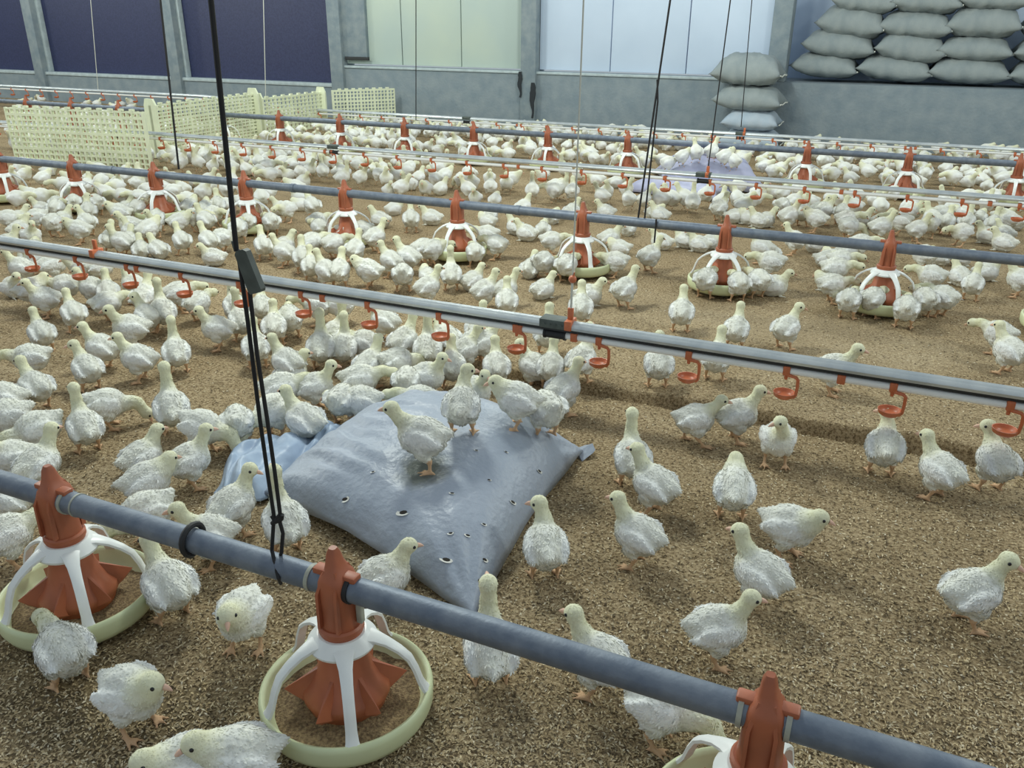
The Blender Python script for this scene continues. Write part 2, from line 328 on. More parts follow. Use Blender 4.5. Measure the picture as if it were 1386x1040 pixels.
def feeder_meshes():
    R = {}
    b = MB(); b.lathe([(.0, .016), (.105, .016), (.130, .020), (.148, .040), (.153, .062), (.156, .0695), (.161, .072), (.1655, .069), (.1675, .060), (.1665, .036), (.160, .022), (.142, .012), (.108, .008), (.0, .008)], 56); R['pan'] = b.mesh('pan', 'cream', ang=50)
    b = MB(); n = 40; V = [(0, 0, .040)]; F = []
    for ri, rr in enumerate((.05, .085, .112, .132, .147)):
        for k in range(n):
            a = 2*math.pi*k/n; V.append((rr*math.cos(a), rr*math.sin(a), .042-.012*(rr/.15)**2+.006*noise.noise((rr*30*math.cos(a), rr*30*math.sin(a), 1))))
    for k in range(n): F.append((0, 1+k, 1+(k+1) % n))
    for ri in range(4):
        for k in range(n): F.append((1+ri*n+k, 1+(ri+1)*n+k, 1+(ri+1)*n+(k+1) % n, 1+ri*n+(k+1) % n))
    b.add(V, F); R['feed'] = b.mesh('feed', 'feed')
    # grill: hub collar
    b = MB(); b.lathe([(.040, .178), (.050, .172), (.064, .176), (.066, .182), (.058, .192), (.046, .203), (.040, .203)], 40, True); R['hub'] = b.mesh('hub_ring', 'white')
    b = MB(); P = [(.045, .194), (.062, .190), (.085, .179), (.108, .163), (.127, .144), (.138, .118), (.146, .090), (.154, .074), (.162, .064)]
    wd = [.022, .017, .0125, .011, .0105, .0105, .0105, .012, .015]; rings = []
    for i, (r, z) in enumerate(P):
        a = P[max(0, i-1)]; c = P[min(len(P)-1, i+1)]; t = Vector((c[0]-a[0], 0, c[1]-a[1])).normalized(); nrm = Vector((-t.z, 0, t.x)); h = .0042; q = Vector((r, 0, z)); w2 = wd[i]
        rings.append([q+Vector((0, -w2, 0))-nrm*h, q+Vector((0, w2, 0))-nrm*h, q+Vector((0, w2*1.0, 0))+nrm*h*.3, q+Vector((0, w2*.55, 0))+nrm*h, q+Vector((0, -w2*.55, 0))+nrm*h, q+Vector((0, -w2, 0))+nrm*h*.3])
    b.loft(rings); R['spoke'] = b.mesh('grill_arm', 'white')
    # orange feed cone, star flaps
    b = MB(); b.lathe([(.030, .195), (.036, .180), (.044, .150), (.052, .120), (.066, .092), (.082, .074), (.084, .060), (.078, .050), (.075, .036)], 40); R['cone'] = b.mesh('feed_cone', 'orange', ang=60)
    b = MB(); V = [(.058, .0, .118), (.070, -.020, .060), (.070, .020, .060), (.120, 0, .072), (.066, 0, .088), (.112, .0, .066)]
    b.add([(.048, -.004, .122), (.048, .004, .122), (.118, 0, .080), (.074, -.018, .052), (.074, .018, .052), (.100, 0, .060)], [(0, 1, 2), (0, 2, 3), (1, 4, 2), (2, 5, 3), (2, 4, 5), (0, 3, 4, 1), (3, 5, 4)]); R['fin'] = b.mesh('star_flap', 'orange', ang=20)
    # tower that clamps the pipe
    def rr(hx, hy, z, ox=0, n=24, p=3.2):
        return [(ox+hx*math.copysign(abs(math.cos(a))**(2/p), math.cos(a)), hy*math.copysign(abs(math.sin(a))**(2/p), math.sin(a)), z) for a in np.linspace(0, 2*math.pi, n, endpoint=False)]
    b = MB(); b.lathe([(.030, .176), (.0415, .178), (.043, .184), (.043, .196), (.0405, .200), (.0405, .206), (.043, .209), (.043, .218), (.039, .222), (.030, .222)], 36, True); R['collar'] = b.mesh('collar', 'orange', ang=30)
    b = MB(); b.loft([rr(.036, .036, .216, p=2.2), rr(.033, .034, .245, p=2.3), rr(.032, .033, .268), rr(.0315, .0345, .282), rr(.031, .0345, .300), rr(.029, .034, .318), rr(.0245, .031, .330), rr(.0175, .024, .340), rr(.0135, .017, .355, -.002), rr(.0108, .012, .374, -.003), rr(.0068, .007, .384, -.003)]); R['tower'] = b.mesh('pipe_clamp', 'orange', ang=50)
    b = MB()
    for sx in (-1, 1):
        for sy in (-1, 1): b.loft([[(sx*.020-.003, sy*.030, .225), (sx*.020+.003, sy*.030, .225), (sx*.020+.003, sy*.040, .225), (sx*.020-.003, sy*.040, .225)], [(sx*.020-.003, sy*.03, .30), (sx*.020+.003, sy*.03, .30), (sx*.020+.003, sy*.0385, .30), (sx*.020-.003, sy*.0385, .30)], [(sx*.010-.003, sy*.013, .346), (sx*.010+.003, sy*.013, .346), (sx*.010+.003, sy*.021, .344), (sx*.010-.003, sy*.021, .344)]])
    b.box(-.046, .046, -.012, .012, .318, .336, .004); R['rib'] = b.mesh('clamp_rib', 'orange', ang=30)
    return R
FM = feeder_meshes()
feeders = []
def feeder(x, y, rz, label, group, near):
    t = empty('pan_feeder', (x, y, fz(x, y)*.3+.006), 0); tag(t, label, 'feeder', group); feeders.append((x, y))
    inst('pan', FM['pan'], t); inst('feed', FM['feed'], t); inst('hub_ring', FM['hub'], t)
    for k in range(5): inst('grill_arm', FM['spoke'], t, rz=rz+k*2*math.pi/5)
    c = inst('feed_cone', FM['cone'], t)
    for k in range(6): inst('star_flap', FM['fin'], c, rz=rz+.5+k*math.pi/3)
    inst('collar', FM['collar'], t); q = inst('pipe_clamp', FM['tower'], t); inst('clamp_rib', FM['rib'], q)
    return t
g1 = 'orange and white pan feeders on the front pipe'; g2 = 'orange and white pan feeders on the middle pipe'; g3 = 'orange and white pan feeders on the farthest pipe'
for i, (x, l) in enumerate(zip(fxs1, ('orange and cream pan feeder at left edge on the front pipe', 'orange and cream pan feeder in front centre on the front pipe', 'orange and cream pan feeder cut off at the bottom right on the front pipe'))):
    dirc = math.atan2(-F1, -x); feeder(x, F1, dirc + (.02, .0, .3)[i], l, g1, True)
for i, x in enumerate(fxs2):
    u = pix((x, F2, .2))[0]; k = i-2
    if u < -80: continue
    l = ('orange pan feeder on the middle pipe, %s from left in view' % ORD[max(k, 0)]) if 40 < u < 1386 else ('orange pan feeder left of frame on the middle pipe' if u < 100 else 'orange pan feeder right of frame on the middle pipe')
    feeder(x, F2, random.random()*6, l, g2, False)
vis3 = [x for x in fxs3 if 20 < pix((x, F3, .2))[0] < 1386]
for x in fxs3:
    u = pix((x, F3, .2))[0]
    if u < -60 or u > 1500: continue
    l = ('orange pan feeder on the farthest pipe, %s from left in view' % ORD[vis3.index(x)]) if x in vis3 else 'orange pan feeder just outside the frame on the farthest pipe'
    feeder(x, F3, random.random()*6, l, g3, False)

# ------------------------------------------------------------------ drinker lines
def drinker_meshes():
    R = {}
    # saddle clip on the pipe and its drip cup on an arm, origin on the pipe axis
    b = MB(); b.box(-.011, .011, -.0150, .0150, -.0145, .016, .004); b.tube([(0, 0, -.012), (0, 0, -.030)], [.007, .005], 10); R['clip'] = b.mesh('saddle_clip', 'orange2')
    b = MB(); b.box(-.012, .012, -.0148, .0148, -.0142, .015, .003); R['plain'] = b.mesh('plain_clip', 'orange2')
    b = MB(); b.tube([(.004, -.010, -.012), (.030, -.010, -.016), (.037, -.010, -.024), (.038, -.008, -.050), (.036, -.006, -.076), (.028, -.004, -.086)], [.0055, .0055, .0055, .0050, .0050, .0055], 8); R['arm'] = b.mesh('cup_arm', 'orange2')
    b = MB(); b.lathe([(.0, -.092), (.020, -.091), (.031, -.083), (.034, -.071), (.0315, -.071), (.0285, -.080), (.018, -.087), (.0, -.088)], 28); R['cup'] = b.mesh('drip_cup', 'orange2')
    return R
DM = drinker_meshes()
def rail_prof(): return [(-.0235, -.012), (-.025, -.003), (-.023, .002), (-.0175, .0075), (-.014, .0065), (-.0085, .0125), (-.005, .0115), (0, .0155), (.005, .0115), (.0085, .0125), (.014, .0065), (.0175, .0075), (.023, .002), (.025, -.003), (.0235, -.012)]
def drinker(y, xa, xb, x_first, plain, label, zoff=lambda x: 0, con=(), hang=(), lo=-30, hi=1430, sz=.294):
    cx = (xa+xb)/2; t = empty('drinker_line', (cx, y, 0)); tag(t, label, 'drinker line')
    nx = [xa+(xb-xa)*k/40 for k in range(41)]
    b = MB(); b.loft([[(x-cx, p[0], .320+p[1]+zoff(x)) for p in rail_prof()] for x in nx]); b.build('rail', 'rail', t, ang=25)
    b = MB(); b.tube([(x-cx, 0, .279+zoff(x)) for x in nx], .0118, 14); b.build('water_pipe', 'pvc', t)
    b = MB()
    for i in range(40):
        x, x2 = nx[i], nx[i+1]; zz = zoff(x)
        b.loft([[(q-cx, -.010, sz+zoff(q)), (q-cx, .010, sz+zoff(q)), (q-cx, .010, .3085+zoff(q)), (q-cx, -.010, .3085+zoff(q))] for q in (x, x2)])
    b.build('dark_strip', 'dark', t)  # black strip stands in for the shadow between rail and pipe
    x = x_first
    while x < xb-.1:
        u = pix((x, y, .27))[0]
        if x > xa+.1 and lo < u < hi:
            c = inst('saddle_clip', DM['clip'], t, (x-cx, 0, .279+zoff(x))); a = inst('cup_arm', DM['arm'], c); inst('drip_cup', DM['cup'], c, (0.002, -.004, 0))
        x += .303
    for x in plain: inst('plain_clip', DM['plain'], t, (x-cx, 0, .279+zoff(x)))
    for x in con:
        b = MB(); b.box(-.05, .05, -.029, .029, .306, .338, .004); 
        for k in (-.03, -.01, .01, .03): b.tube([(k, -.030, .322), (k, -.0325, .322)], .004, 6)
        b.build('rail_joint', 'greyp', t, (x-cx, 0, zoff(x)))
        b = MB(); b.tube([(-.040, 0, .279), (-.033, 0, .279), (-.033, 0, .279), (.033, 0, .279), (.033, 0, .279), (.040, 0, .279)], [.018, .018, .0155, .0155, .018, .018], 16); b.build('pipe_coupling', 'black', t, (x-cx, 0, zoff(x)))
    for x in hang:
        b = MB(); b.box(-.013, .013, -.030, .030, .306, .340, .004); b.box(-.010, .010, -.006, .006, .336, .380, .003); b.build('hanger_hook', 'orange2', t, (x-cx, 0, zoff(x)))
    return t
d1x = [ony(px, py, D1).x for px, py in ((687, 440), (810, 459), (937, 480), (1079, 502))]
x1 = sum(d1x[k]-.303*k for k in range(4))/4
X = lambda px, py, y: ony(px, py, y).x
drinker(D1, -9, 3.2, x1-.303*25, [X(186, 358, D1), X(438, 400, D1), X(704, 443, D1), X(778, 455, D1), X(1139, 512, D1)], 'galvanised drinker rail with white pipe and orange cups behind the grey sack', con=[X(752, 440, D1)], hang=[X(772, 436, D1), X(128, 330, D1)])
x2 = X(682, 224, D2); xpan = X(190, 178, D2)
drinker(D2, -15, 4, x2-.303*30, [X(702, 227, D2), X(440, 200, D2), X(900, 243, D2), X(1140, 253, D2), X(1340, 275, D2)], 'grey drinker rail with orange cups running between middle and farthest feeder rows', con=[X(452, 197, D2), X(952, 243, D2)], hang=[X(958, 233, D2)], sz=.3055)
def z3(x): return -.095*min(1, max(0, (x+8.2)/1.6))
drinker(D3, -20, 4.5, -9-.303*20, [X(700, 170, D3), X(1000, 180, D3), X(1240, 195, D3)], 'white and grey drinker rail nearest the concrete wall', zoff=z3, con=[X(632, 165, D3), X(1003, 178, D3)], hang=[X(1008, 176, D3)], sz=.3055)

# ------------------------------------------------------------------ suspension cords
def cord(pts, r, m, name, label, cat='cord'):
    b = MB(); b.tube(pts, r, 8); o = b.build(name, m); tag(o, label, cat); return o
tc_ = empty('hanging_cord', (X(377, 780, F1), F1, PZ)); tag(tc_, 'thick black cord with grey adjuster plate hanging over the front pipe', 'cord')
O = Vector(tc_.location)
def pr(px, py, dy=0): return ony(px, py, F1+dy)-O
top = ony(297, 113, F1); dirv = (ony(320, 340, F1)-top)
up = top - dirv.normalized()*2.0
b = MB(); b.tube([up-O, top-O, pr(308, 220), pr(320, 340)], .0042, 8); b.build('upper_cord', 'cord', tc_)
b = MB(); b.tube([pr(322, 338), pr(336, 440), pr(352, 570), pr(362, 640), pr(371, 700), pr(370, 712), pr(368, 745), pr(377, 783, -.028), pr(380, 790, -.01)], .0036, 8); b.build('left_strand', 'cord', tc_)
b = MB(); b.tube([pr(338, 395), pr(348, 480), pr(362, 570), pr(372, 640), pr(379, 695), pr(379, 708), pr(383, 722), pr(381, 748), pr(376, 762, .03), pr(380, 785, .0265)], .0036, 8); b.build('right_strand', 'cord', tc_)
b = MB(); b.tube([pr(368, 698), pr(373, 706), pr(380, 702), pr(382, 697)], [.004, .006, .006, .004], 8); b.tube([pr(380, 697), pr(374, 704), pr(369, 709)], .005, 8); b.build('knot', 'cord', tc_)
# plate: flat bar tilted, with a hole nub
b = MB(); a0, a1 = pr(327, 338), pr(349, 396); ax = (a1-a0).normalized(); sd = Vector((ax.z, 0, -ax.x)); hw = .0125
rings = []
for t, wv in ((0, .6), (.06, 1), (.94, 1.12), (1, .9)):
    c = a0.lerp(a1, t); rings.append([c-sd*hw*wv+Vector((0, -.006, 0)), c+sd*hw*wv+Vector((0, -.006, 0)), c+sd*hw*wv+Vector((0, .006, 0)), c-sd*hw*wv+Vector((0, .006, 0))])
b.loft(rings); b.tube([pr(319, 337), pr(316, 326)], .004, 6); b.build('adjuster_plate', 'greyp', tc_, ang=30)
def vcord(px, py, y, px2, py2, z_end=None): 
    a = ony(px, py, y); c = ony(px2, py2, y); d = (c-a).normalized(); return a, c+d*((3.0-c.z)/d.z)
a, c = vcord(242, 229, F2, 229, 110); cord([a, c], .0065, 'cord', 'suspension_cord', 'thin dark cord rising from left part of the middle feed pipe')
a, c = vcord(863, 300, F2, 905, 15); m1 = a.lerp(c, .22)
cord([a, m1, c], .005, 'cord', 'suspension_cord', 'dark double cord rising from middle feed pipe at centre right')
b = MB(); b.tube([a+Vector((.035, 0, 0)), m1+Vector((.012, 0, 0)), m1+Vector((.002, 0, .1))], .005, 6); o = b.build('cord_tail', 'cord', bpy.data.objects['suspension_cord.001'])
hx = X(772, 436, D1); t = empty('hanger_cord', (hx, D1, .36)); tag(t, 'pale twine with orange ball hanging the near drinker rail', 'cord')
pa = ony(775, 378, D1)-Vector(t.location); pb = ony(787, 60, D1)-Vector(t.location); pb = pb*(2.6/pb.z)
b = MB(); b.tube([(0, 0, 0), pa], .0042, 8); b.tube([pa, pb], .0028, 6); b.build('twine', 'twine', t)
bm = bmesh.new(); bmesh.ops.create_uvsphere(bm, u_segments=16, v_segments=10, radius=.0135)
for v in bm.verts: v.co += pa
b = MB(); b.bm(bm); b.tube([pa+Vector((.002, 0, .008)), pa+Vector((.006, 0, .024))], [.004, .002], 6); b.build('ball_stop', 'orange2', t)
for px, py, y, px2, py2, lb in ((563, 163, F3, 563, 20, 'thin grey cord rising from farthest feed pipe before the yellowish panel'), (958, 231, D2, 986, 20, 'thin cord rising from the far drinker rail to the bluish panel'), (1003, 172, D3, 1016, 20, 'thin cord rising from wall drinker rail past the small sack stack'), (133, 124, D3, 126, 40, 'pale thin cord in front of left dark window sheet'), (360, 148, D3, 357, 20, 'pale thin cord in front of right dark window sheet')):
    a, c = vcord(px, py, y, px2, py2); cord([a, c], .0045 if y > 7 else .004, 'twine' if px < 400 else 'cord', 'suspension_cord', lb)

# ------------------------------------------------------------------ plastic slat fence panels
def fence_panel(name, a, c, h, label, nx, nz, post_a=False, post_c=False, lean=0):
    a = Vector((a[0], a[1], 0)); c = Vector((c[0], c[1], 0)); L = (c-a).length; t = empty(name, a, math.atan2((c-a).y, (c-a).x)); tag(t, label, 'fence panel', 'cream plastic slat panels of the divider')
    b = MB(); th = .014
    for i in range(nx+1):
        x = L*i/nx; wd = .007 if i % 4 else .012
        b.box(x-wd, x+wd, -th, th, .02, h)
        if i % 2 == 0 and 0 < i < nx: b.box(x-.02, x+.02, -th, th, h, h+.018)
    b.build('upright_slats', 'fence', t)['kind'] = 'stuff'
    b = MB()
    for j in range(nz+1):
        z = .03+(h-.04)*j/nz; wd = .0065 if j % 3 else .011
        b.box(0, L, -th*.9, th*.9, z-wd, z+wd)
    b.build('cross_slats', 'fence', t)['kind'] = 'stuff'
    for flag, x in ((post_a, 0), (post_c, L)):
        if flag:
            b = MB(); b.loft([[(x-.012, -.07, z0), (x+.012, -.07, z0), (x+.012, .07, z0), (x-.012, .07, z0)] for z0 in (0, h+.0)] + [[(x-.012, -.04, h+.06), (x+.012, -.04, h+.06), (x+.012, .05, h+.06), (x-.012, .05, h+.06)]]); b.build('end_board', 'fence', t, smooth=False)
    return t
FH = lambda px, py, P: ony(px, py, P[1]).z
pA = ony(193, 150, 5.56); pA.z = 0; pL = ony(8, 150, 5.30); pL.z = 0
fence_panel('slat_fence', (pA.x, pA.y), (pL.x, pL.y), ony(190, 151, 5.56).z, 'cream plastic slat panel at left edge facing the viewer', 26, 10)
fence_panel('slat_fence', (-6.56, 6.26), (-6.62, 7.80), .49, 'cream slat panel receding from the left panel, behind far drinker rail', 24, 13, True, True)
fence_panel('slat_fence', (-6.64, 7.90), (-6.58, 9.0), .43, 'cream slat panel behind the second feeder from the left of farthest pipe', 16, 9, True, True)
fence_panel('slat_fence', (-6.62, 9.3), (-6.12, 9.96), .43, 'cream slat panel standing up against the concrete wall', 18, 9)

# ------------------------------------------------------------------ sacks
def pillow(nu=40, nv=28, hx=.44, hy=.27, hz=.13, seed=0, flat=.55, wr=.012, ear=.03):
    b = MB(); V = []; F = []
    for side in (1, -1):
        for j in range(nv+1):
            for i in range(nu+1):
                u = -1+2*i/nu; v = -1+2*j/nv
                prof = max(0, (1-abs(u)**3.4))**.56*max(0, (1-abs(v)**2.8))**.54
                pin = 1-.10*(1-abs(v)**2)*abs(u)**4
                piny = 1-.16*(1-u*u)*0 - .10*abs(u)**5*(abs(v) < 1)
                x = u*hx*(1-.05*(1-v*v)*abs(u)**6)*pin*(1+ear*abs(v)**6*abs(u)**6); y = v*hy*piny
                n = noise.fractal((x*7+seed*3.1, y*7+side, seed), 1, 2, 3)*wr*(prof+.25)
                n += wr*.8*math.sin(x*22+seed+4*noise.noise((x*4, y*4, seed)))*(1-prof)*.5
                z = side*hz*prof*(1.0 if side > 0 else flat)+n
                V.append((x, y, z))
    k = (nu+1)*(nv+1)
    for s in (0, 1):
        for j in range(nv):
            for i in range(nu):
                a = s*k+j*(nu+1)+i; q = (a, a+1, a+nu+2, a+nu+1); F.append(q if s == 0 else q[::-1])
    bm = bmesh.new(); vs = [bm.verts.new(p) for p in V]
    for q in F: bm.faces.new([vs[i] for i in q])
    bound = [i for i in range(k) if (i % (nu+1) in (0, nu) or i//(nu+1) in (0, nv))]
    for i in bound:
        m_ = (vs[i].co+vs[i+k].co)/2; vs[i].co = m_; vs[i+k].co = m_
    bmesh.ops.remove_doubles(bm, verts=bm.verts[:], dist=.0004)
    b.bm(bm); return b
pil = [pillow(seed=s, hx=.42, hy=.28, hz=.135, wr=.014) for s in (1, 2, 3, 4)]
pilm = [p.mesh('feed_bag', 'bag', ang=180) for p in pil]
pilb = pillow(seed=7, hx=.40, hy=.28, hz=.14).mesh('feed_bag', 'bagblue', ang=180)
sb = MB(); sb.tube([(-.40+.006*math.sin(k), -.262+.004*math.cos(k*2), .004) for k in range(3)] + [(x, -.276, .006*math.sin(x*9)) for x in np.linspace(-.36, .36, 12)], .005, 6); seam_me = sb.mesh('stitched_seam', 'seam')
eb = MB(); eb.tube([(.415, y, .004*math.sin(y*20)) for y in np.linspace(-.25, .25, 9)], .006, 6); end_me = eb.mesh('end_seam', 'seam')
def bag(px0, px1, py0, py1, label, grp, y, me, tilt=0, n=[0]):
    cx, cy = (px0+px1)/2, (py0+py1)/2; p = ony(cx, cy, y); wd = (ony(px1, cy, y)-ony(px0, cy, y)).length; hh = (ony(cx, py0, y)-ony(cx, py1, y)).length
    o = inst('feed_sack', me, None, p+Vector((0, .2, 0))); o.scale = (wd/.83, 1.0, hh*1.03/.215); o.rotation_euler = (0, math.radians(tilt), math.radians(random.uniform(-3, 3)))
    tag(o, label, 'sack', grp); n[0] += 1
    inst('end_seam', end_me, o)
    return o
gs = 'feed sacks stacked on the low wall'
WB = WY+.22
rows = [('bottom', [(1070, 1162, 77, 110, 4), (1158, 1262, 80, 115, 5), (1254, 1368, 83, 119, 2), (1364, 1470, 88, 123, 2)]),
        ('second', [(1084, 1184, 46, 84, 5), (1182, 1280, 49, 91, 6), (1268, 1372, 54, 88, 2), (1370, 1470, 58, 92, 3)]),
        ('third', [(1104, 1198, 14, 58, 6), (1188, 1290, 20, 58, 4), (1280, 1384, 14, 58, 1), (1382, 1480, 20, 60, 2)]),
        ('top', [(1125, 1214, -16, 24, 6), (1206, 1304, -14, 24, 3), (1298, 1396, -18, 20, 2)])]
for rn, lst in rows:
    for k, (a, c, d, e, tl) in enumerate(lst):
        if a > 1362: l = 'grey feed sack cut off at the right edge, %s row of big stack' % rn
        else: l = 'grey woven feed sack, %s from left in the %s row of big stack' % (ORD[k], rn)
        bag(a, c, d, e, l, gs, WB, pilm[(k*2+len(rn)) % 4], tl)
gs2 = 'feed sacks piled on the litter by the low wall'
for (a, c, d, e, tl, l, me) in ((962, 1057, 80, 123, 1, 'grey feed sack with peaked top, topmost of the small pile by wall', pilm[0]), (965, 1058, 121, 156, 2, 'grey feed sack with pale seam, second from top of small pile', pilm[2]), (974, 1054, 153, 182, 0, 'bluish feed sack under two grey ones in the small pile', pilb), (970, 1056, 180, 207, 0, 'bluish grey feed sack at the foot of the small pile', pilb)):
    o = bag(a, c, d, e, l, gs2, WY-.52, me, tl)
    o.location.y = WY-.34
# the big near sack: outline corners surveyed on the floor, one grid over the top and one beneath
SF, SR, SB, SL = Vector((-.695, 1.365)), Vector((-.735, 2.235)), Vector((-1.42, 2.25)), Vector((-1.49, 1.60))
def s_uv(u, v):      # u 0 = left (neck) .. 1 = right edge; v 0 = front .. 1 = back
    p = (SL.lerp(SF, u)).lerp(SB.lerp(SR, u), v)
    # edges draw in between the corners
    cx = (SL+SF+SR+SB)/4; e = .035*(4*u*(1-u))*(abs(2*v-1)**3) + .030*(4*v*(1-v))*(abs(2*u-1)**3)
    return p + (cx-p)*e
DENT = onz(575, 630, .185); colour_patch(M['sack'], (DENT.x+1.1, DENT.y-1.85), (.085, .075), (.10, .11, .07), .8, 16)  # grimy dirt blended into the sack colour around the dent
def s_h(u, v):
    a = max(0, 1-abs(2*u-1)**2.6)**.50; c = max(0, 1-abs(2*v-1)**2.4)**.50
    p = s_uv(u, v); h = .218*a*c*(.86+.20*u*(1-u)*4*v)
    d = math.hypot(p.x-DENT.x, p.y-DENT.y); h -= .038*math.exp(-(d/.075)**2)
    rad = noise.fractal((p.x*5, p.y*5, 3), 1, 2, 4)*.010*(a*c)**.3
    rad += .016*math.sin(46*v+6*noise.noise((u*3, v*5, 1)))*max(0, 1-u*1.7)**1.5*min(1, 4*u)+.006*math.sin(90*v+9*noise.noise((u*4, v*4, 8)))*max(0, 1-u*2.2)*min(1, 5*u)
    rad += .004*math.sin(34*u+3*noise.noise((v*5, u*3, 7)))*(abs(2*v-1)**4)
    for (cu, cv) in ((1, 0), (1, 1)):
        dd = math.hypot(u-cu, v-cv); rad += .010*math.exp(-dd/.22)*math.sin(math.atan2(v-cv, u-cu)*14)*min(1, dd*8)
    return h+rad*.9+.012
NU, NV = 84, 84
V = []; F = []
for s in (0, 1):
    for j in range(NV+1):
        for i in range(NU+1):
            u, v = i/NU, j/NV; p = s_uv(u, v); z = s_h(u, v) if s == 0 else .004+.0*u
            edge = i in (0, NU) or j in (0, NV); hem = .018+.036*min(1, 2.2*min(math.hypot(u-a_, v-b_) for a_ in (0, 1) for b_ in (0, 1)))**1.5*(1-.35*u)*.9+.008*noise.noise((p.x*9, p.y*9, 1)); z = hem if edge else (max(z, hem*.9) if s == 0 else z)
            if s == 1 and not edge: z = .005+hem*max(0, 1-min(u, 1-u, v, 1-v)/.14)**2
            V.append((p.x+1.1, p.y-1.85, z))
kk = (NU+1)*(NV+1)
for s in (0, 1):
    for j in range(NV):
        for i in range(NU):
            a = s*kk+j*(NU+1)+i; q = (a, a+1, a+NU+2, a+NU+1); F.append(q if s == 0 else q[::-1])
bm = bmesh.new(); vs = [bm.verts.new(p) for p in V]
for q in F: bm.faces.new([vs[i] for i in q])
bmesh.ops.remove_doubles(bm, verts=bm.verts[:], dist=.0003)
b = MB(); b.bm(bm); b_sack_v, b_sack_f = list(b.v), list(b.f); big = b.build('grey_sack', 'sack', None, (-1.1, 1.85, 0), ang=180)
tag(big, 'big bulging grey-blue plastic sack lying on the litter with chicks on it', 'sack')
# flat welded hem ears at the right corners, and bite tears
from mathutils.bvhtree import BVHTree
_bv = BVHTree.FromPolygons([Vector(v) for v in b.v], [list(f) for f in b.f])
def sack_z(x, y):
    h = _bv.ray_cast(Vector((x+1.1, y-1.85, 1)), Vector((0, 0, -1))); return h[0].z if h[0] else None
for u in (0, 1):
    v = u; c = (SF if u == 0 else SR)+Vector((1.1, -1.85)); o_ = (c-Vector((.03, 0))).normalized()
    dr = ((SF if u == 0 else SR)-Vector((-1.1, 1.85))).normalized(); pr_ = Vector((-dr.y, dr.x)); L_ = .028; b = MB(); rings = []
    for t, wv in ((-.9, .035), (0, .030), (.6, .027), (1, .020)):
        q = c+dr*L_*t; rings.append([(q.x-pr_.x*wv, q.y-pr_.y*wv, .010+.012*t), (q.x, q.y, .026+.010*t), (q.x+pr_.x*wv, q.y+pr_.y*wv, .014+.008*t), (q.x, q.y, .006+.010*t)])
    b.loft(rings); b.build('corner_ear', 'sack', big)
for (px, py, sz) in ((px_, py_, sz_*.72) for px_, py_, sz_ in ((467, 676, .013), (546, 694, .015), (579, 758, .013), (604, 758, .014), (656, 758, .010), (668, 755, .010), (694, 680, .011), (730, 638, .010), (633, 725, .008), (610, 722, .007), (693, 717, .008), (655, 560+150, .007), (685, 612, .006), (505, 639, .006), (612, 668, .007), (645, 610, .006), (662, 650, .006))):
    z = .12
    for _ in range(12):
        p = onz(px, py, z); zz = sack_z(p.x, p.y)
        if zz is None: break
        z = .5*z+.5*zz
    if zz is None: continue
    q = Vector((p.x+1.1, p.y-1.85, zz)); hit = _bv.ray_cast(Vector((q.x, q.y, 1)), Vector((0, 0, -1))); nn = hit[1].normalized()
    t1 = nn.cross(Vector((.9, .4, 0))).normalized(); t2 = nn.cross(t1)
    b = MB(); b.add([q+nn*.0012+(t1*math.cos(a)*sz*.5+t2*math.sin(a)*sz) for a in np.linspace(0, 6.28, 9)[:-1]] + [q-nn*.002+(t1*math.cos(a)*sz*.5+t2*math.sin(a)*sz) for a in np.linspace(0, 6.28, 9)[:-1]], [tuple(range(8)), tuple(range(15, 7, -1))]+[(k, (k+1) % 8, 8+(k+1) % 8, 8+k) for k in range(8)])
    h_ = b.build('bite_hole', 'hole', big, smooth=False)
    b = MB(); rim = []; n_ = 12
    for k in range(n_):
        a = 2*math.pi*k/n_; d_ = t1*math.cos(a)*.55+t2*math.sin(a); w_ = 1.0+.5*max(0, math.cos(a-2.6))+.25*noise.noise((px, k*1.7, 3)); rim += [q+d_*sz*.95+nn*.001, q+d_*sz*(1.0+.62*w_)+nn*(.001+sz*.30*max(0, math.cos(a-2.6)))]
    b.add(rim, [(2*k, 2*k+1, (2*k+3) % (2*n_), (2*k+2) % (2*n_)) for k in range(n_) if math.cos(2*math.pi*(k+.5)/n_-2.6-.8*((px*7) % 3)) > -.15]); b.build('torn_rim', 'tear', h_, smooth=False)
# crumpled blue film wrapped around the sack's neck
wp = [onz(px, py, .02) for px, py in ((288, 662), (312, 612), (350, 598), (400, 590), (440, 580), (470, 572))]
wq = [onz(px, py, .02) for px, py in ((300, 684), (352, 676), (392, 655), (432, 630), (462, 604), (482, 585))]
def lerp_poly(P, t):
    f = t*(len(P)-1); i = min(int(f), len(P)-2); return P[i].lerp(P[i+1], f-i)
V = []; F = []; NU, NV = 90, 44; wc = Vector((-1.6, 1.75, 0))
for j in range(NV+1):
    for i in range(NU+1):
        u, v = i/NU, j/NV; p = lerp_poly(wp, u).lerp(lerp_poly(wq, u), v)
        e = min(1, 6*min(u, 1-u))*min(1, 5*min(v, 1-v)+.12)
        r = 1-abs(noise.noise((p.x*5, p.y*6, 2)))*2; r2 = 1-abs(noise.noise((p.x*12+3, p.y*12, 6)))*2
        pl = math.sin(26*(u+.6*v)+5*noise.noise((u*3, v*3, 5)))
        z = .006+e*(.026+.026*max(r, -.4)+.014*max(r2, -.3)+.010*pl) + .012*v*e
        off = Vector((noise.noise((u*9, 1, 4)), noise.noise((u*9, 2, 4)), 0))*.02*(1-e)
        V.append(p+off-wc+Vector((0, 0, z-.02)))
for j in range(NV):
    for i in range(NU): a = j*(NU+1)+i; F.append((a, a+1, a+NU+2, a+NU+1))
b = MB(); b.add(V, F); wr = b.build('plastic_wrap', 'wrap', None, wc, ang=180)
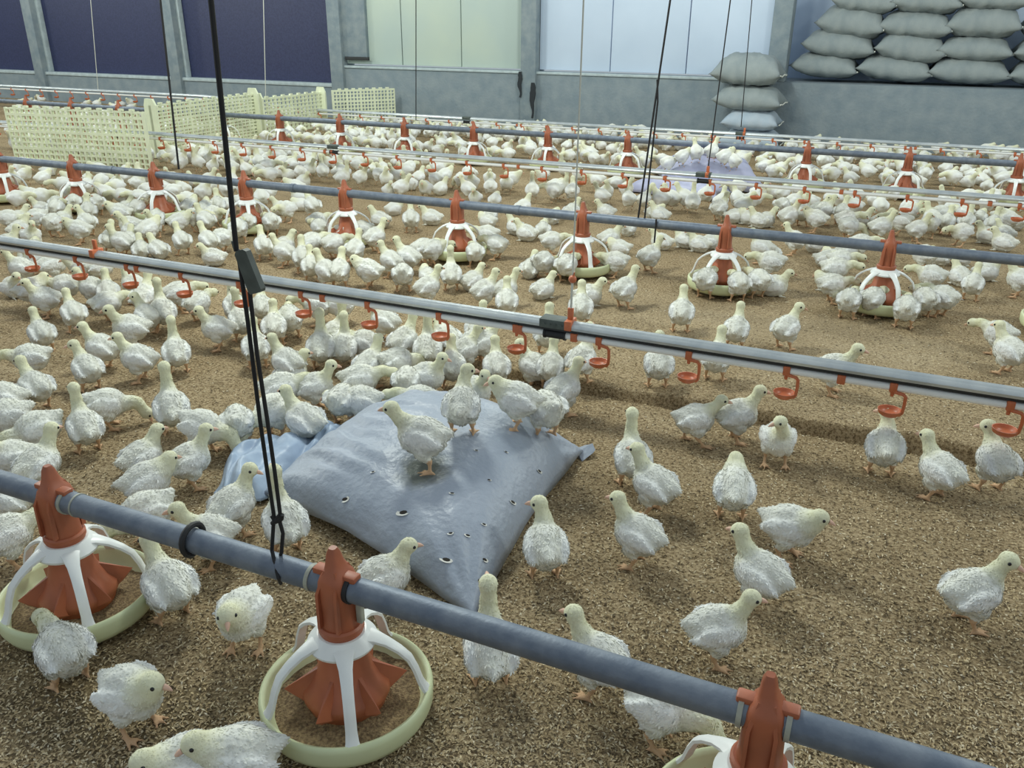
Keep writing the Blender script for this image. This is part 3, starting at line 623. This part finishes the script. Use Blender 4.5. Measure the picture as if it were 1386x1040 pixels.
sm = wr.modifiers.new('thickness', 'SOLIDIFY'); sm.thickness = .003; sm.offset = -1
tag(wr, 'crumpled light blue plastic film beside the left end of the grey sack', 'plastic wrap')
tuft = MB(); rings = []
for t in np.linspace(0, 1, 12):
    p = ony(0, 0, 1) if False else onz(448+44*t, 612-38*t, .05+.03*math.sin(t*3)); r = .032*(.5+math.sin(t*2.9)*.7)
    rings.append([p-wc+Vector((r*math.cos(a)*(1+.35*math.sin(a*5+t*6)), r*math.sin(a)*.7*(1+.35*math.cos(a*4)), r*math.sin(a+.7)*.9)) for a in np.linspace(0, 2*math.pi, 18, endpoint=False)])
tuft.loft(rings); tuft.build('twisted_neck', 'wrap', wr, ang=70)
# far lilac sack with chicks on it
def mound(px, py, hx, hy, hz, m, name, label, seed):
    p = onz(px, py); o = inst(name, pillow(48, 36, hx, hy, hz, seed, .0, .02).mesh(name, m, ang=180), None, (p.x, p.y, .015)); tag(o, label, 'sack'); return o
far1 = mound(955, 247, .44, .44, .21, 'lilac', 'lilac_sack', 'slumped lilac sack with chicks on top, behind the far drinker rail', 11); far1.rotation_euler.z = .3
far2 = mound(915, 262, .40, .20, .10, 'lilac', 'lilac_sack', 'flat lilac-grey sack lying under far drinker rail beside slumped sack', 12); far2.rotation_euler.z = -.1

# ------------------------------------------------------------------ chicks: each pose is one continuous remeshed body
def remesh(b, vox, smooth, name='tmp'):
    me = b.mesh(name, 'chick'); o = bpy.data.objects.new(name, me); COL.objects.link(o)
    m = o.modifiers.new('r', 'REMESH'); m.mode = 'VOXEL'; m.voxel_size = vox; m.use_smooth_shade = True
    if smooth: s = o.modifiers.new('s', 'SMOOTH'); s.factor = .5; s.iterations = smooth
    dg = bpy.context.evaluated_depsgraph_get(); r = bpy.data.meshes.new_from_object(o.evaluated_get(dg))
    bpy.data.objects.remove(o); return r
def ell(b, c, r, rot=(0, 0, 0), seg=20):
    bm = bmesh.new(); bmesh.ops.create_uvsphere(bm, u_segments=seg, v_segments=seg//2+2, radius=1)
    Mx = Matrix.Translation(Vector(c)) @ Euler(rot).to_matrix().to_4x4() @ Matrix.Diagonal((*r, 1))
    bm.transform(Mx); b.bm(bm)
def sweep(b, P, Rr, n=26):
    # catmull-rom chain of spheres
    P = [Vector(p) for p in P]
    for k in range(n+1):
        f = k/n*(len(P)-1); i = min(int(f), len(P)-2); t = f-i
        p0, p1, p2, p3 = P[max(i-1, 0)], P[i], P[i+1], P[min(i+2, len(P)-1)]
        q = .5*((2*p1)+(p2-p0)*t+(2*p0-5*p1+4*p2-p3)*t*t+(3*p1-p0-3*p2+p3)*t**3)
        r = Rr[i]*(1-t)+Rr[i+1]*t; ell(b, q, (r, r, r), seg=12)
def chick(pose, seed):
    rs = random.Random(seed)
    P = dict(lift=0.0, pitch=.15, head=(0, .063, .181), nb=(0, .039, .124), nm=(0, .050, .154), hy=0, hp=-.12, hr=0, legs='stand', nr=(.0275, .0198, .0170), wing=0)
    if pose == 'T': P.update(head=(0, .044, .216), nm=(0, .042, .168), hp=.25, pitch=.34, nr=(.028, .0195, .0165))
    if pose == 'L': P.update(head=(-.009, .060, .181), hy=1.15)
    if pose == 'R': P.update(head=(.009, .060, .181), hy=-1.15)
    if pose == 'P': P.update(head=(.004, .122, .040), nb=(0, .050, .098), nm=(0, .094, .084), hp=-1.15, pitch=-.22, nr=(.030, .022, .0185))
    if pose == 'E': P.update(head=(0, .118, .112), nb=(0, .046, .110), nm=(0, .084, .124), hp=-.45, pitch=-.02)
    if pose == 'H': P.update(head=(0, .068, .150), nb=(0, .038, .114), nm=(0, .056, .134), hp=-.2, hy=.35, nr=(.038, .028, .022))
    if pose == 'K': P.update(head=(0, .080, .170), nm=(0, .062, .146), legs='walk', pitch=.08)
    if pose == 'W': P.update(lift=-.047, head=(0, .064, .168), legs='none', pitch=.08)
    if pose == 'Z': P.update(lift=-.050, head=(.012, .062, .140), nb=(0, .04, .114), nm=(.004, .052, .128), legs='none', pitch=.02, hp=-.45, hy=.5, nr=(.038, .030, .024))
    L = Vector((0, 0, P['lift'])); pt = P['pitch']; RX = Matrix.Rotation(pt, 3, 'X'); c0 = Vector((0, 0, .098))
    def T(p): return c0+RX @ (Vector(p)-c0)+L
    b = MB()
    ell(b, T((0, .002, .099)), (.0455, .064, .0555), (pt, 0, 0))
    ell(b, T((0, .026, .094)), (.041, .036, .045), (pt, 0, 0))
    ell(b, T((0, -.028, .098)), (.041, .040, .045), (pt, 0, 0))
    ell(b, T((0, -.020, .074)), (.034, .034, .030), (pt, 0, 0))
    sweep(b, [T((0, -.050, .110)), T((0, -.068, .117)), T((0, -.083, .122))], [.026, .015, .005], 12)
    for sx in (-1, 1):
        ell(b, T((sx*.044, -.006, .104)), (.0115, .046, .027), (pt-.10, 0, sx*.10))
        sweep(b, [T((sx*.043, -.022, .098)), T((sx*.041, -.045, .096)), T((sx*.036, -.066, .099))], [.014, .011, .004], 10)
        ell(b, T((sx*.030, .022, .112)), (.017, .019, .021), (0, 0, 0))
    hd = Vector(P['head'])+L; nb = T(P['nb']); nm = Vector(P['nm'])+L
    if pose in 'TS': nb = T((0, .034, .120))
    sweep(b, [T((0, .022, .10)), nb, nm, hd-Vector((0, .004, .004))], [.034, *P['nr']], 26)
    HR = Euler((P['hp'], 0, P['hy']), 'XYZ').to_matrix(); HR = Matrix.Rotation(P['hy'], 3, 'Z') @ Matrix.Rotation(P['hp'], 3, 'X')
    H = lambda p: hd+HR @ Vector(p)
    for p, r in (((0, .001, .002), (.0210, .0240, .0208)), ((0, .012, -.001), (.0145, .015, .0135))):
        bm = bmesh.new(); bmesh.ops.create_uvsphere(bm, u_segments=18, v_segments=12, radius=1)
        bm.transform(Matrix.Translation(H(p)) @ HR.to_4x4() @ Matrix.Diagonal((*r, 1))); b.bm(bm)
    me1 = remesh(b, .0055, 5)
    b2 = MB(); V = [v.co[:] for v in me1.vertices]; b2.add(V, [tuple(p.vertices) for p in me1.polygons])
    feet = []
    if P['legs'] != 'none':
        for sx in (-1, 1):
            dy = 0 if P['legs'] == 'stand' else sx*.032
            hip = T((sx*.026, -.004, .074)); hock = Vector((sx*.030, -.012+dy*.5, .040)); ft = Vector((sx*.032, .004+dy, .0065))
            sweep(b2, [hip, Vector((sx*.030, .008+dy*.3, .062)), hock], [.024, .016, .0078], 12)
            sweep(b2, [hock, hock.lerp(ft, .5), ft], [.0072, .0056, .0056], 12)
            feet.append((hock, ft))
            for a, l in ((-.55, .028), (0, .034), (.55, .028), (3.14, .015)):
                e = ft+Vector((math.sin(a)*l, math.cos(a)*l, -.002)); sweep(b2, [ft, ft.lerp(e, .55)+Vector((0, 0, .001)), e], [.0052, .0042, .0030], 8)
    else:
        for sx in (-1, 1): sweep(b2, [Vector((sx*.024, .030, .006)), Vector((sx*.026, .058, .004))], [.006, .0035], 6)
    me = remesh(b2, .0042, 1); bpy.data.meshes.remove(me1)
    n = len(me.vertices); co = np.zeros(n*3); me.vertices.foreach_get('co', co); co = co.reshape(-1, 3)
    hdv = np.array(hd); nbv = np.array(nb); nmv = np.array(nm); base = co.copy()
    def seg(p, a, c):
        d = c-a; t = np.clip(((p-a) @ d)/(d @ d), 0, 1); return np.linalg.norm(p-(a+t[:, None]*d), axis=1)
    legm = lambda q: np.min([np.minimum(seg(q, np.array(h), np.array(f)), np.linalg.norm((q-np.array(f))*[1, 1, 2.0], axis=1)-.028) for h, f in feet], axis=0) if feet else np.full(len(q), 9.0)
    def tint(q, jit=None):
        dn = np.minimum(np.minimum(seg(q, nmv, hdv), np.linalg.norm(q-hdv, axis=1)-.004), seg(q, nbv, nmv)+.010)
        y = np.clip(1.25-(dn-.012)/.030, 0, 1)[:, None]
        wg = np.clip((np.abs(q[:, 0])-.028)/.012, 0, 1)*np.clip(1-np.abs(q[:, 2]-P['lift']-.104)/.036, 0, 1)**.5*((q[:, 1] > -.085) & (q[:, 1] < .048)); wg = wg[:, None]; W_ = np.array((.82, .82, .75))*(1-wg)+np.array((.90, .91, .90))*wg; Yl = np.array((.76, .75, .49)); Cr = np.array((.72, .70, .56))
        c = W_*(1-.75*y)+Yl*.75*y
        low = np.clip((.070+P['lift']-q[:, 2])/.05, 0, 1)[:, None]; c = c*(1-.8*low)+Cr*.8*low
        pch = np.array([noise.noise((p[0]*38+seed, p[1]*38, p[2]*38)) for p in q])[:, None]
        c = c*(1+.07*pch) - np.clip(pch-.25, 0, 1)*np.array((.02, .02, .07))
        if feet:
            lg = (legm(q) < .0105)[:, None] & (q[:, 2:3] < .046) | (q[:, 2:3] < .016)
            c = np.where(lg, np.array((.66, .43, .26)), c)
        return np.clip(c, 0, 1)
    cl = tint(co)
    isleg = (co[:, 2] < .046) & (legm(co) < .0105) if feet else co[:, 2] < -1
    # feather clumps: gentle displacement along normals, none on legs and face
    nr = np.zeros(n*3); me.vertices.foreach_get('normal', nr); nr = nr.reshape(-1, 3)
    face = np.linalg.norm(co-np.array(H((0, .014, 0))), axis=1) < .019
    am = np.where(isleg | face, 0, 1.0)*np.where(np.linalg.norm(co-hdv, axis=1) < .03, .35, 1)
    dsp = np.array([noise.fractal((p[0]*62+seed, p[1]*44, p[2]*62), 1, 2, 3) for p in co])
    co2 = co+nr*(dsp*.0021*am)[:, None]
    # petals of down laid backwards over the body
    me.calc_loop_triangles(); tr = np.zeros(len(me.loop_triangles)*3, dtype=np.int64); me.loop_triangles.foreach_get('vertices', tr); tr = tr.reshape(-1, 3)
    A, B, C = co2[tr[:, 0]], co2[tr[:, 1]], co2[tr[:, 2]]; ar = np.linalg.norm(np.cross(B-A, C-A), axis=1)
    g = np.random.default_rng(seed); K = 2300; ti = g.choice(len(tr), K, p=ar/ar.sum()); u = g.random(K); v = g.random(K); fl_ = u+v > 1; u[fl_] = 1-u[fl_]; v[fl_] = 1-v[fl_]
    Q = A[ti]+(B[ti]-A[ti])*u[:, None]+(C[ti]-A[ti])*v[:, None]; N_ = np.cross(B[ti]-A[ti], C[ti]-A[ti]); N_ /= np.linalg.norm(N_, axis=1)[:, None]+1e-12
    skip = (np.linalg.norm(Q-np.array(H((0, .016, 0))), axis=1) < .020) | (Q[:, 2] < .030) | ((Q[:, 2] < .05) & (legm(Q) < .014))
    if not feet: skip = (np.linalg.norm(Q-np.array(H((0, .016, 0))), axis=1) < .020) | (Q[:, 2] < .012)
    Q = Q[~skip]; N_ = N_[~skip]; K = len(Q)
    back = np.tile(np.array((0, -1.0, -.35)), (K, 1)); nk = (seg(Q, nbv, hdv) < .035)[:, None]
    ndir = nbv-hdv; ndir = ndir/np.linalg.norm(ndir); back = np.where(nk, ndir, back)+g.normal(0, .35, (K, 3))
    back -= N_*(back*N_).sum(1)[:, None]; back /= np.linalg.norm(back, axis=1)[:, None]+1e-9
    side = np.cross(N_, back); hdn = np.linalg.norm(Q-hdv, axis=1)
    ln = np.where(hdn < .035, .0045, np.where(nk[:, 0], .0065, np.where(g.random(K) < .06, .0135, .0080)))*g.uniform(.7, 1.25, K); wdh = ln*.30
    lift = ln*np.where(ln > .010, .04, g.uniform(.02, .26, K))
    T0 = Q-N_*.0012; p1 = T0-side*wdh[:, None]*.5; p2 = T0+side*wdh[:, None]*.5
    m_ = Q+back*(ln*.55)[:, None]+N_*(lift*.7+.0006)[:, None]; p3 = m_+side*wdh[:, None]*.62; p4 = m_-side*wdh[:, None]*.62
    tp_ = Q+back*ln[:, None]+N_*lift[:, None]
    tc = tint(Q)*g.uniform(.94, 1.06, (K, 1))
    V = [*map(tuple, co2)]; F = [tuple(p.vertices) for p in me.polygons]; Cc = [*map(tuple, cl)]
    TV = np.stack([p1, p2, p3, p4, tp_], 1).reshape(-1, 3); TC = np.repeat(np.clip(tc, 0, 1), 5, axis=0)
    k0 = len(V); V += [*map(tuple, TV)]; Cc += [*map(tuple, TC)]
    for i in range(K): j = k0+i*5; F += [(j, j+1, j+2, j+3), (j+3, j+2, j+4)]
    def mk(Vs, Fs, Cs, nm_, m='chick'):
        q = bpy.data.meshes.new(nm_); q.from_pydata(Vs, [], Fs); q.update(); q.polygons.foreach_set('use_smooth', [True]*len(Fs)); q.materials.append(M[m])
        at = q.color_attributes.new('tint', 'FLOAT_COLOR', 'POINT'); at.data.foreach_set('color', np.array([(*map(float, c), 1) for c in Cs], dtype=np.float32).ravel()); return q
    body = mk(V, F, Cc, 'chick_'+pose)
    eyes = []
    for sx in (-1, 1):
        e = MB(); ell(e, (0, 0, 0), (.0038, .0044, .0044), seg=10); o = H((sx*.0168, .0095, .0045)); e.v = [tuple(Vector(p)+o) for p in e.v]; eyes.append(e)
    bk = MB(); rg = []
    for t, r in ((0, .0068), (.35, .0058), (.7, .0038), (1, .0010)):
        c = Vector((0, .024+t*.0165, -.0015-.004*t*t)); rg.append([H(c+Vector((r*math.cos(a)*.85, 0, r*math.sin(a)))) for a in np.linspace(0, 2*math.pi, 10, endpoint=False)])
    bk.loft(rg)
    near = dict(body=body, eyes=[e.mesh('eye', 'eye') for e in eyes], beak=bk.mesh('beak', 'beak'))
    Vf = list(V); Ff = list(F); Cf = list(Cc)
    for q, c in ((eyes[0], (.012, .012, .014)), (eyes[1], (.012, .012, .014)), (bk, (.62, .40, .28))):
        k0 = len(Vf); Vf += [tuple(p) for p in q.v]; Ff += [tuple(i+k0 for i in f) for f in q.f]; Cf += [c]*len(q.v)
    near['far'] = mk(Vf, Ff, Cf, 'chick_far_'+pose)
    # coarse version for the uncountable flock far behind
    mb = MB(); mb.add([*map(tuple, base)], [tuple(p.vertices) for p in me.polygons]); lo = remesh(mb, .0105, 0)
    lc = np.zeros(len(lo.vertices)*3); lo.vertices.foreach_get('co', lc); lc = lc.reshape(-1, 3); jit = np.array([noise.noise((p[0]*60+seed, p[1]*60, p[2]*60)) for p in lc])
    kv = len(lc); lt = tint(lc); Vl = [*map(tuple, lc+jit[:, None]*.004)]; Fl = [tuple(p.vertices) for p in lo.polygons]; Cl = [*map(tuple, lt)]
    k0 = len(Vl); Vl += [tuple(p) for p in bk.v]; Fl += [tuple(i+k0 for i in f) for f in bk.f]; Cl += [(.62, .40, .28)]*len(bk.v)
    near['lo'] = (np.array(Vl), Fl, np.array(Cl)); bpy.data.meshes.remove(lo); bpy.data.meshes.remove(me)
    return near
POSES = {}
for i, p in enumerate('STLRPEHKWZ'): POSES[p] = chick(p, 31+i*7)

# hand survey of the photograph: x, y of the feet, heading (0 = away from the viewer, 90 = to the right), pose
SURVEY = '''
98,927,-12,E;190,990,148,H;335,880,205,H;236,838,-20,S;390,752,-12,T;322,724,55,R;205,738,-100,P;288,765,-80,S;522,806,75,W;664,926,-5,T;806,938,-60,S;888,1002,100,P
966,896,75,S;1022,822,-65,S;1062,758,110,H;1305,848,45,R;988,704,-4,H;860,765,-65,S;882,696,-58,S;853,656,-12,T;737,782,-8,L;1264,674,-60,S;1338,664,-35,L;1190,642,-6,L;1048,630,172,R
994,597,70,S;938,600,80,K;888,535,-5,S;965,527,8,S;1122,542,90,S;920,452,0,S;993,478,5,S;1060,477,30,R;1358,508,-60,S;1345,480,-70,E;1375,402,-80,S
630,503,60,S;655,497,65,S;648,470,20,S
762,562,48,S;786,527,30,T;745,524,8,S;722,518,-55,L;740,490,5,S;672,526,-5,S;648,493,60,S;606,487,-30,H;580,502,4,T;548,492,40,S;538,522,60,P;580,543,118,S;612,527,0,S;502,523,40,S
437,499,8,T;456,482,55,T;468,497,10,T;496,492,-55,E;522,462,-60,S
298,474,-80,S;330,462,-15,T;350,499,0,S;374,468,5,S;357,442,5,S;322,442,-10,T;272,438,40,E;246,424,80,E;432,440,-70,E;395,458,0,E;462,440,-85,E;392,521,-45,S;396,524,60,W;430,556,98,S;385,560,85,E;374,592,-120,P;415,606,-45,S;280,616,128,P;326,606,5,P
466,577,30,P;492,578,-75,E;490,546,90,E;570,578,-78,E;645,562,150,S;552,548,10,P
66,430,-82,S;94,412,-70,E;105,450,-12,S;62,477,-12,S;130,416,-60,S;152,422,0,S;150,438,75,E;204,456,-30,L;200,430,30,S;225,450,-5,T;186,411,-50,T;54,372,-88,S;34,386,-60,S;116,386,-85,H;141,386,80,E;76,382,90,H;182,476,-88,S;193,518,-65,S;144,501,-55,S;124,529,-18,L;243,506,0,T;48,514,-80,E;56,556,-25,S;60,618,-92,P;122,613,-8,T;152,581,95,P;238,589,0,T;196,640,62,W;262,661,75,S;206,690,85,H;26,655,-88,S;14,572,-70,S;18,600,-90,E;18,716,-60,S;62,668,55,S;20,768,80,E;332,1075,-85,H;262,1085,-100,H
453,353,60,E;482,361,28,S;509,343,60,S;490,330,-90,E;472,331,88,E;533,291,60,Z;515,308,-60,W;557,315,0,S;584,305,-75,W;574,358,62,E;586,359,68,E;660,308,-60,Z;660,336,-70,E;672,351,-58,E;643,361,-12,E;580,385,-28,Z;611,395,0,T;640,393,50,W;546,396,2,P;553,371,-60,S;530,376,-50,S;500,391,-70,H;461,391,20,S;444,391,-40,S;580,414,60,S;684,418,60,S;656,420,60,S;686,434,0,S
735,405,50,W;796,415,80,W;844,419,42,S;785,446,0,S;697,318,-40,W;712,326,-70,W;735,320,0,Z;746,346,82,E;718,376,20,W;766,383,28,E;735,378,32,P;825,333,70,W;838,345,-80,Z;832,375,-82,E;878,369,50,S;894,338,-78,W;850,318,20,Z;748,303,20,Z;664,300,10,Z;720,274,0,T;750,276,-60,E;774,277,0,S;814,282,-60,S;850,285,-20,S;871,286,40,S;893,286,-75,S;885,296,60,Z;819,296,-80,W;774,296,40,W;708,290,40,W;670,280,10,Z;664,268,0,S
926,336,-75,W;945,341,-72,W;961,336,80,Z;953,404,22,E;997,409,-22,E;1024,404,-40,E;1040,356,-25,W;1028,357,-70,S;1040,379,-84,E;1046,401,85,W;1073,346,-72,S;1103,341,70,Z;1117,362,80,Z;1119,394,-80,Z
1126,361,-60,Z;1145,354,60,W;1161,353,70,E;1134,375,75,E;1127,388,80,E;1123,411,72,E;1145,433,10,E;1176,431,28,E;1221,447,-2,E;1246,431,-30,E;1271,429,-58,E;1256,396,-80,E;1246,369,-72,E;1297,386,-40,W;1312,406,5,S;1332,381,60,W;1298,361,60,Z;1270,360,-70,Z
1214,319,-88,E;1238,329,60,S;1191,309,60,W;1146,325,60,P;1163,308,70,W;1136,305,20,S;1105,303,60,R;1228,298,20,S;1258,315,-50,S;1278,318,10,S;1304,319,10,S;1340,321,10,S;1357,326,-60,W;1355,340,-80,W;1334,330,-85,W;1232,283,50,Z;1182,280,-20,Z
925,285,-75,S;908,285,-70,S;936,291,0,T;954,280,20,S;974,290,15,S;972,300,40,S;996,285,-30,S;1018,287,80,E;1056,297,30,P;1065,312,50,S;1085,307,20,T;1112,304,60,S;1012,304,-70,Z;1025,309,-60,W;1035,309,60,W;993,302,70,Z;892,300,-70,W
61,256,60,S;47,280,-60,S;59,292,-60,W;80,293,10,E;104,292,0,E;133,293,-30,E;147,279,-50,H;171,292,60,W;189,301,30,E;166,307,-75,H;204,331,60,S;178,315,-80,W;177,336,20,W;87,308,60,W;121,320,-30,L;28,306,70,W;29,322,60,W;76,322,40,P;54,313,-80,P;111,330,-70,S;153,345,20,S;168,348,-60,S;193,350,0,W;216,350,-30,W
249,346,-20,S;285,347,-30,S;303,343,-70,P;290,360,-80,W;338,320,0,E;369,320,-22,E;359,352,-10,S;386,362,-60,S;386,345,60,W;412,372,0,S;424,352,60,E;423,382,0,S;431,318,60,E;434,327,-30,E;424,297,-30,S;382,291,-70,W;279,302,20,S;297,296,0,S;259,297,40,S;281,318,-40,S
'''
birds = []       # x, y, z, heading vector angle, pose
SACKB = []
def add_bird(px, py, h, ps, p=None, hand=True):
    if p is None: p = onz(px, py); p = Vector((p.x, p.y, fz(p.x, p.y)))
    d = Vector((p.x, p.y)).normalized(); r = Vector((d.y, -d.x)); a = math.radians(h); f = d*math.cos(a)+r*math.sin(a)
    sc_ = 1.0
    birds.append(dict(p=p, rz=math.atan2(-f.x, f.y), h=h, ps=ps, px=px, py=py, hand=hand, s=random.uniform(.93, 1.02) if ps != 'Z' else random.uniform(.88, .95)))
for s in SURVEY.replace('\n', ';').split(';'):
    if s.strip():
        x, y, h, p = s.split(',')
        if p == 'S' and float(y) < 345 and float(x) < 420 and random.random() < .5: p = 'H'
        add_bird(float(x), float(y), float(h), p)
def on_surface(px, py, bvh, z0=.12):
    for z in np.arange(.34, 0, -.002):
        p = onz(px, py, z); hit = bvh.ray_cast(Vector((p.x, p.y, 2)), Vector((0, 0, -1)))
        if hit[0] and hit[0].z >= z-.001: return Vector((p.x, p.y, hit[0].z))
    return None
bb = BVHTree.FromPolygons([Vector(v)+Vector((-1.1, 1.85, 0)) for v in b_sack_v], b_sack_f)
for px, py, h, ps in ((573, 634, -72, 'K'), (626, 588, 8, 'R'), (700, 578, -80, 'H'), (738, 592, -30, 'P')):
    p = on_surface(px, py, bb)
    if p: add_bird(px, py, h, ps, p-Vector((0, 0, .002))); birds[-1]['on'] = 1
for o_, lst in ((far1, ((903, 236, 60, 'E'), (922, 228, 50, 'H'), (941, 222, -20, 'S'), (962, 221, 30, 'S'), (979, 229, 60, 'H'), (992, 234, -40, 'S'))), ):
    mw = Matrix.Translation(o_.location) @ Matrix.Rotation(o_.rotation_euler.z, 4, 'Z')
    fb_ = BVHTree.FromPolygons([mw @ v.co for v in o_.data.vertices], [tuple(p.vertices) for p in o_.data.polygons])
    for px, py, h, ps in lst:
        p = on_surface(px, py, fb_) or onz(px, py)
        add_bird(px, py, h, ps, p); birds[-1]['on'] = 2

# the rest of the flock, thick where the photograph is thick
occ = [(q['p'].x, q['p'].y) for q in birds]
def fill(poly, n, mind, ws='SSSWWZZEEHPKLRT', tries=40):
    k = 0; t = 0
    xs_ = [q[0] for q in poly]; ys_ = [q[1] for q in poly]
    while k < n and t < n*tries:
        t += 1; px = random.uniform(min(xs_), max(xs_)); py = random.uniform(min(ys_), max(ys_))
        ins = False; j = len(poly)-1
        for i in range(len(poly)):
            xi, yi = poly[i]; xj, yj = poly[j]
            if (yi > py) != (yj > py) and px < (xj-xi)*(py-yi)/(yj-yi)+xi: ins = not ins
            j = i
        if not ins: continue
        p = onz(px, py)
        if p.y > WY-.2: continue
        if -7.0 < p.x < -6.3 and p.y > 6.1 or (p.x < -6.8 and abs(p.y-(pA.y+(p.x-pA.x)*(pL.y-pA.y)/(pL.x-pA.x))) < .17): continue
        if any((p.x-a)**2+(p.y-c)**2 < mind**2 for a, c in occ): continue
        fd = min(((p.x-a)**2+(p.y-c)**2, a, c) for a, c in feeders)
        if fd[0] < .25**2: continue
        if (p-far1.location).to_2d().length < .55 or (p-far2.location).to_2d().length < .42: continue
        if abs(p.x-(-2.0)) < 3.2 and p.y > WY-.7 and px > 955 and px < 1065: continue
        occ.append((p.x, p.y)); h = random.uniform(-180, 180); ps = random.choice(ws)
        if fd[0] < .42**2:
            d = Vector((p.x, p.y)).normalized(); r = Vector((d.y, -d.x)); v = Vector((fd[1]-p.x, fd[2]-p.y)); h = math.degrees(math.atan2(v.dot(r), v.dot(d))); ps = 'E'
        add_bird(px, py, h, ps, Vector((p.x, p.y, fz(p.x, p.y))), False); k += 1
fill([(14, 232), (420, 266), (420, 300), (330, 330), (14, 320)], 62, .135, 'SSWWZEHPLR')
fill([(14, 330), (60, 338), (60, 420), (14, 420)], 6, .14)
fill([(200, 196), (520, 222), (520, 262), (380, 252), (200, 228)], 78, .14, 'SSTEHWZLE')
fill([(520, 222), (640, 232), (660, 278), (520, 270)], 26, .15)
fill([(640, 232), (900, 255), (900, 292), (640, 275)], 12, .17)
fill([(900, 256), (1386, 284), (1386, 345), (900, 298)], 34, .16, 'SSEHWZL')
fill([(14, 200), (195, 215), (195, 232), (14, 212)], 20, .14)
fill([(345, 178), (560, 186), (560, 212), (345, 198)], 52, .15, 'WZEHWL')
fill([(560, 186), (900, 205), (900, 236), (560, 212)], 58, .16, 'SWWZEH')
fill([(1000, 205), (1386, 225), (1386, 262), (1000, 246)], 92, .15, 'WWZZEH')
fill([(345, 160), (900, 184), (900, 205), (345, 178)], 120, .15, 'WZEHWZ')
fill([(900, 184), (1386, 204), (1386, 225), (900, 205)], 80, .15, 'WWZZH')
fill([(200, 148), (345, 152), (345, 184), (205, 190)], 20, .16, 'SWZEHL')
fill([(14, 140), (190, 140), (190, 200), (14, 196)], 60, .17, 'WZEHWZ')

def facing(h):
    h = (h+180) % 360-180
    for lo_, hi_, s in ((-22, 22, 'seen from behind'), (22, 62, 'facing away right'), (62, 112, 'facing right'), (112, 158, 'facing front right'), (-62, -22, 'facing away left'), (-112, -62, 'facing left'), (-158, -112, 'facing front left')):
        if lo_ <= h < hi_: return s
    return 'facing the viewer'
PN = dict(S='standing', T='neck stretched up', L='head turned left', R='head turned right', P='pecking down', E='head reaching forward', H='hunching', K='walking', W='sitting', Z='resting low')
def where(q):
    p, x, y = q['p'], q['px'], q['py']
    if q.get('on') == 1: return 'on the grey sack'
    if q.get('on') == 2: return 'on the lilac sack'
    def nf(Y, n0, xsv, nm):
        k = min(range(len(xsv)), key=lambda i: abs(pix((xsv[i], Y, .1))[0]-x)); return nm % ORD[k]
    vis2 = [v for v in fxs2 if 40 < pix((v, F2, .2))[0] < 1386]
    if p.y < F1-.0: return 'nearer than front pipe'
    if p.y < D1-.12 or (x > 780 and y > 500):
        if x > 1120: return 'on far right litter'
        if x > 785: return 'right of grey sack'
        if x > 690 and y > 700: return 'at grey sack\'s right edge'
        if x > 520 and y > 780: return 'behind front pipe below sack'
        if x > 430: return 'in crowd behind grey sack'
        if y > 690: return 'beside front left feeder'
        if x > 300: return 'by blue plastic wrap'
        return 'left, before near drinker rail'
    if p.y < D1+.12: return 'under near drinker rail'
    if p.y < F2-.02:
        return nf(F2, 0, vis2, 'before middle pipe\'s %s feeder')
    if p.y < D2: return nf(F2, 0, vis2, 'behind middle pipe\'s %s feeder')
    if p.y < F3: return nf(F3, 0, vis3, 'before farthest pipe\'s %s feeder')
    return nf(F3, 0, vis3, 'behind farthest pipe\'s %s feeder')
cam2 = lambda q: (Vector(q['p'])-CAM).dot(FW)
def inview(q): u, v = pix(q['p']+Vector((0, 0, .08))); return -25 < u < 1411 and 0 < v < 1075
birds = [q for q in birds if inview(q)]
birds.sort(key=cam2)
ind, rest = birds[:300], birds[300:]
buckets = {}
for q in ind: q['key'] = (PN[q['ps']], facing(q['h']), where(q)); buckets.setdefault(q['key'], []).append(q)
for k, l in buckets.items():
    l.sort(key=lambda q: q['px'])
    for i, q in enumerate(l):
        rk = '' if len(l) == 1 else ('leftmost of %d, ' % len(l) if i == 0 else ORD[i]+' from left, ')
        q['label'] = 'white chick %s, %s, %s%s' % (k[0], k[1], rk, k[2])
for q in ind:
    P_ = POSES[q['ps']]; nr_ = cam2(q) < 3.3
    o = inst('chick', P_['body'] if nr_ else P_['far'], None, q['p'], q['rz']); o.scale = (q['s'],)*3
    tag(o, q['label'], 'chick', 'broiler chicks of the flock')
    if nr_:
        inst('eye', P_['eyes'][0], o); inst('eye', P_['eyes'][1], o); inst('beak', P_['beak'], o)
VV = []; FF = []; CC = []; k0 = 0
for q in rest:
    v, f, c = POSES[q['ps']]['lo']; a = q['rz']; ca, sa = math.cos(a), math.sin(a); v2 = v*q['s']
    VV.append(np.stack([v2[:, 0]*ca-v2[:, 1]*sa+q['p'].x, v2[:, 0]*sa+v2[:, 1]*ca+q['p'].y, v2[:, 2]+q['p'].z], 1)); FF += [tuple(i+k0 for i in t) for t in f]; CC.append(c*random.uniform(.9, 1.02)); k0 += len(v)
if rest:
    me = bpy.data.meshes.new('chick_flock'); me.from_pydata(np.concatenate(VV).tolist(), [], FF); me.update(); me.polygons.foreach_set('use_smooth', [True]*len(FF)); me.materials.append(M['chick'])
    at = me.color_attributes.new('tint', 'FLOAT_COLOR', 'POINT'); cc = np.concatenate(CC); at.data.foreach_set('color', np.concatenate([cc, np.ones((len(cc), 1))], 1).astype(np.float32).ravel())
    o = inst('chick_flock', me); tag(o, 'distant crowd of white chicks on the litter towards the concrete wall', 'chicks', kind='stuff')
print('birds', len(birds), 'rest', len(rest), 'dup labels', 300-len({q['label'] for q in ind}), 'max words', max(len(q['label'].split()) for q in ind))
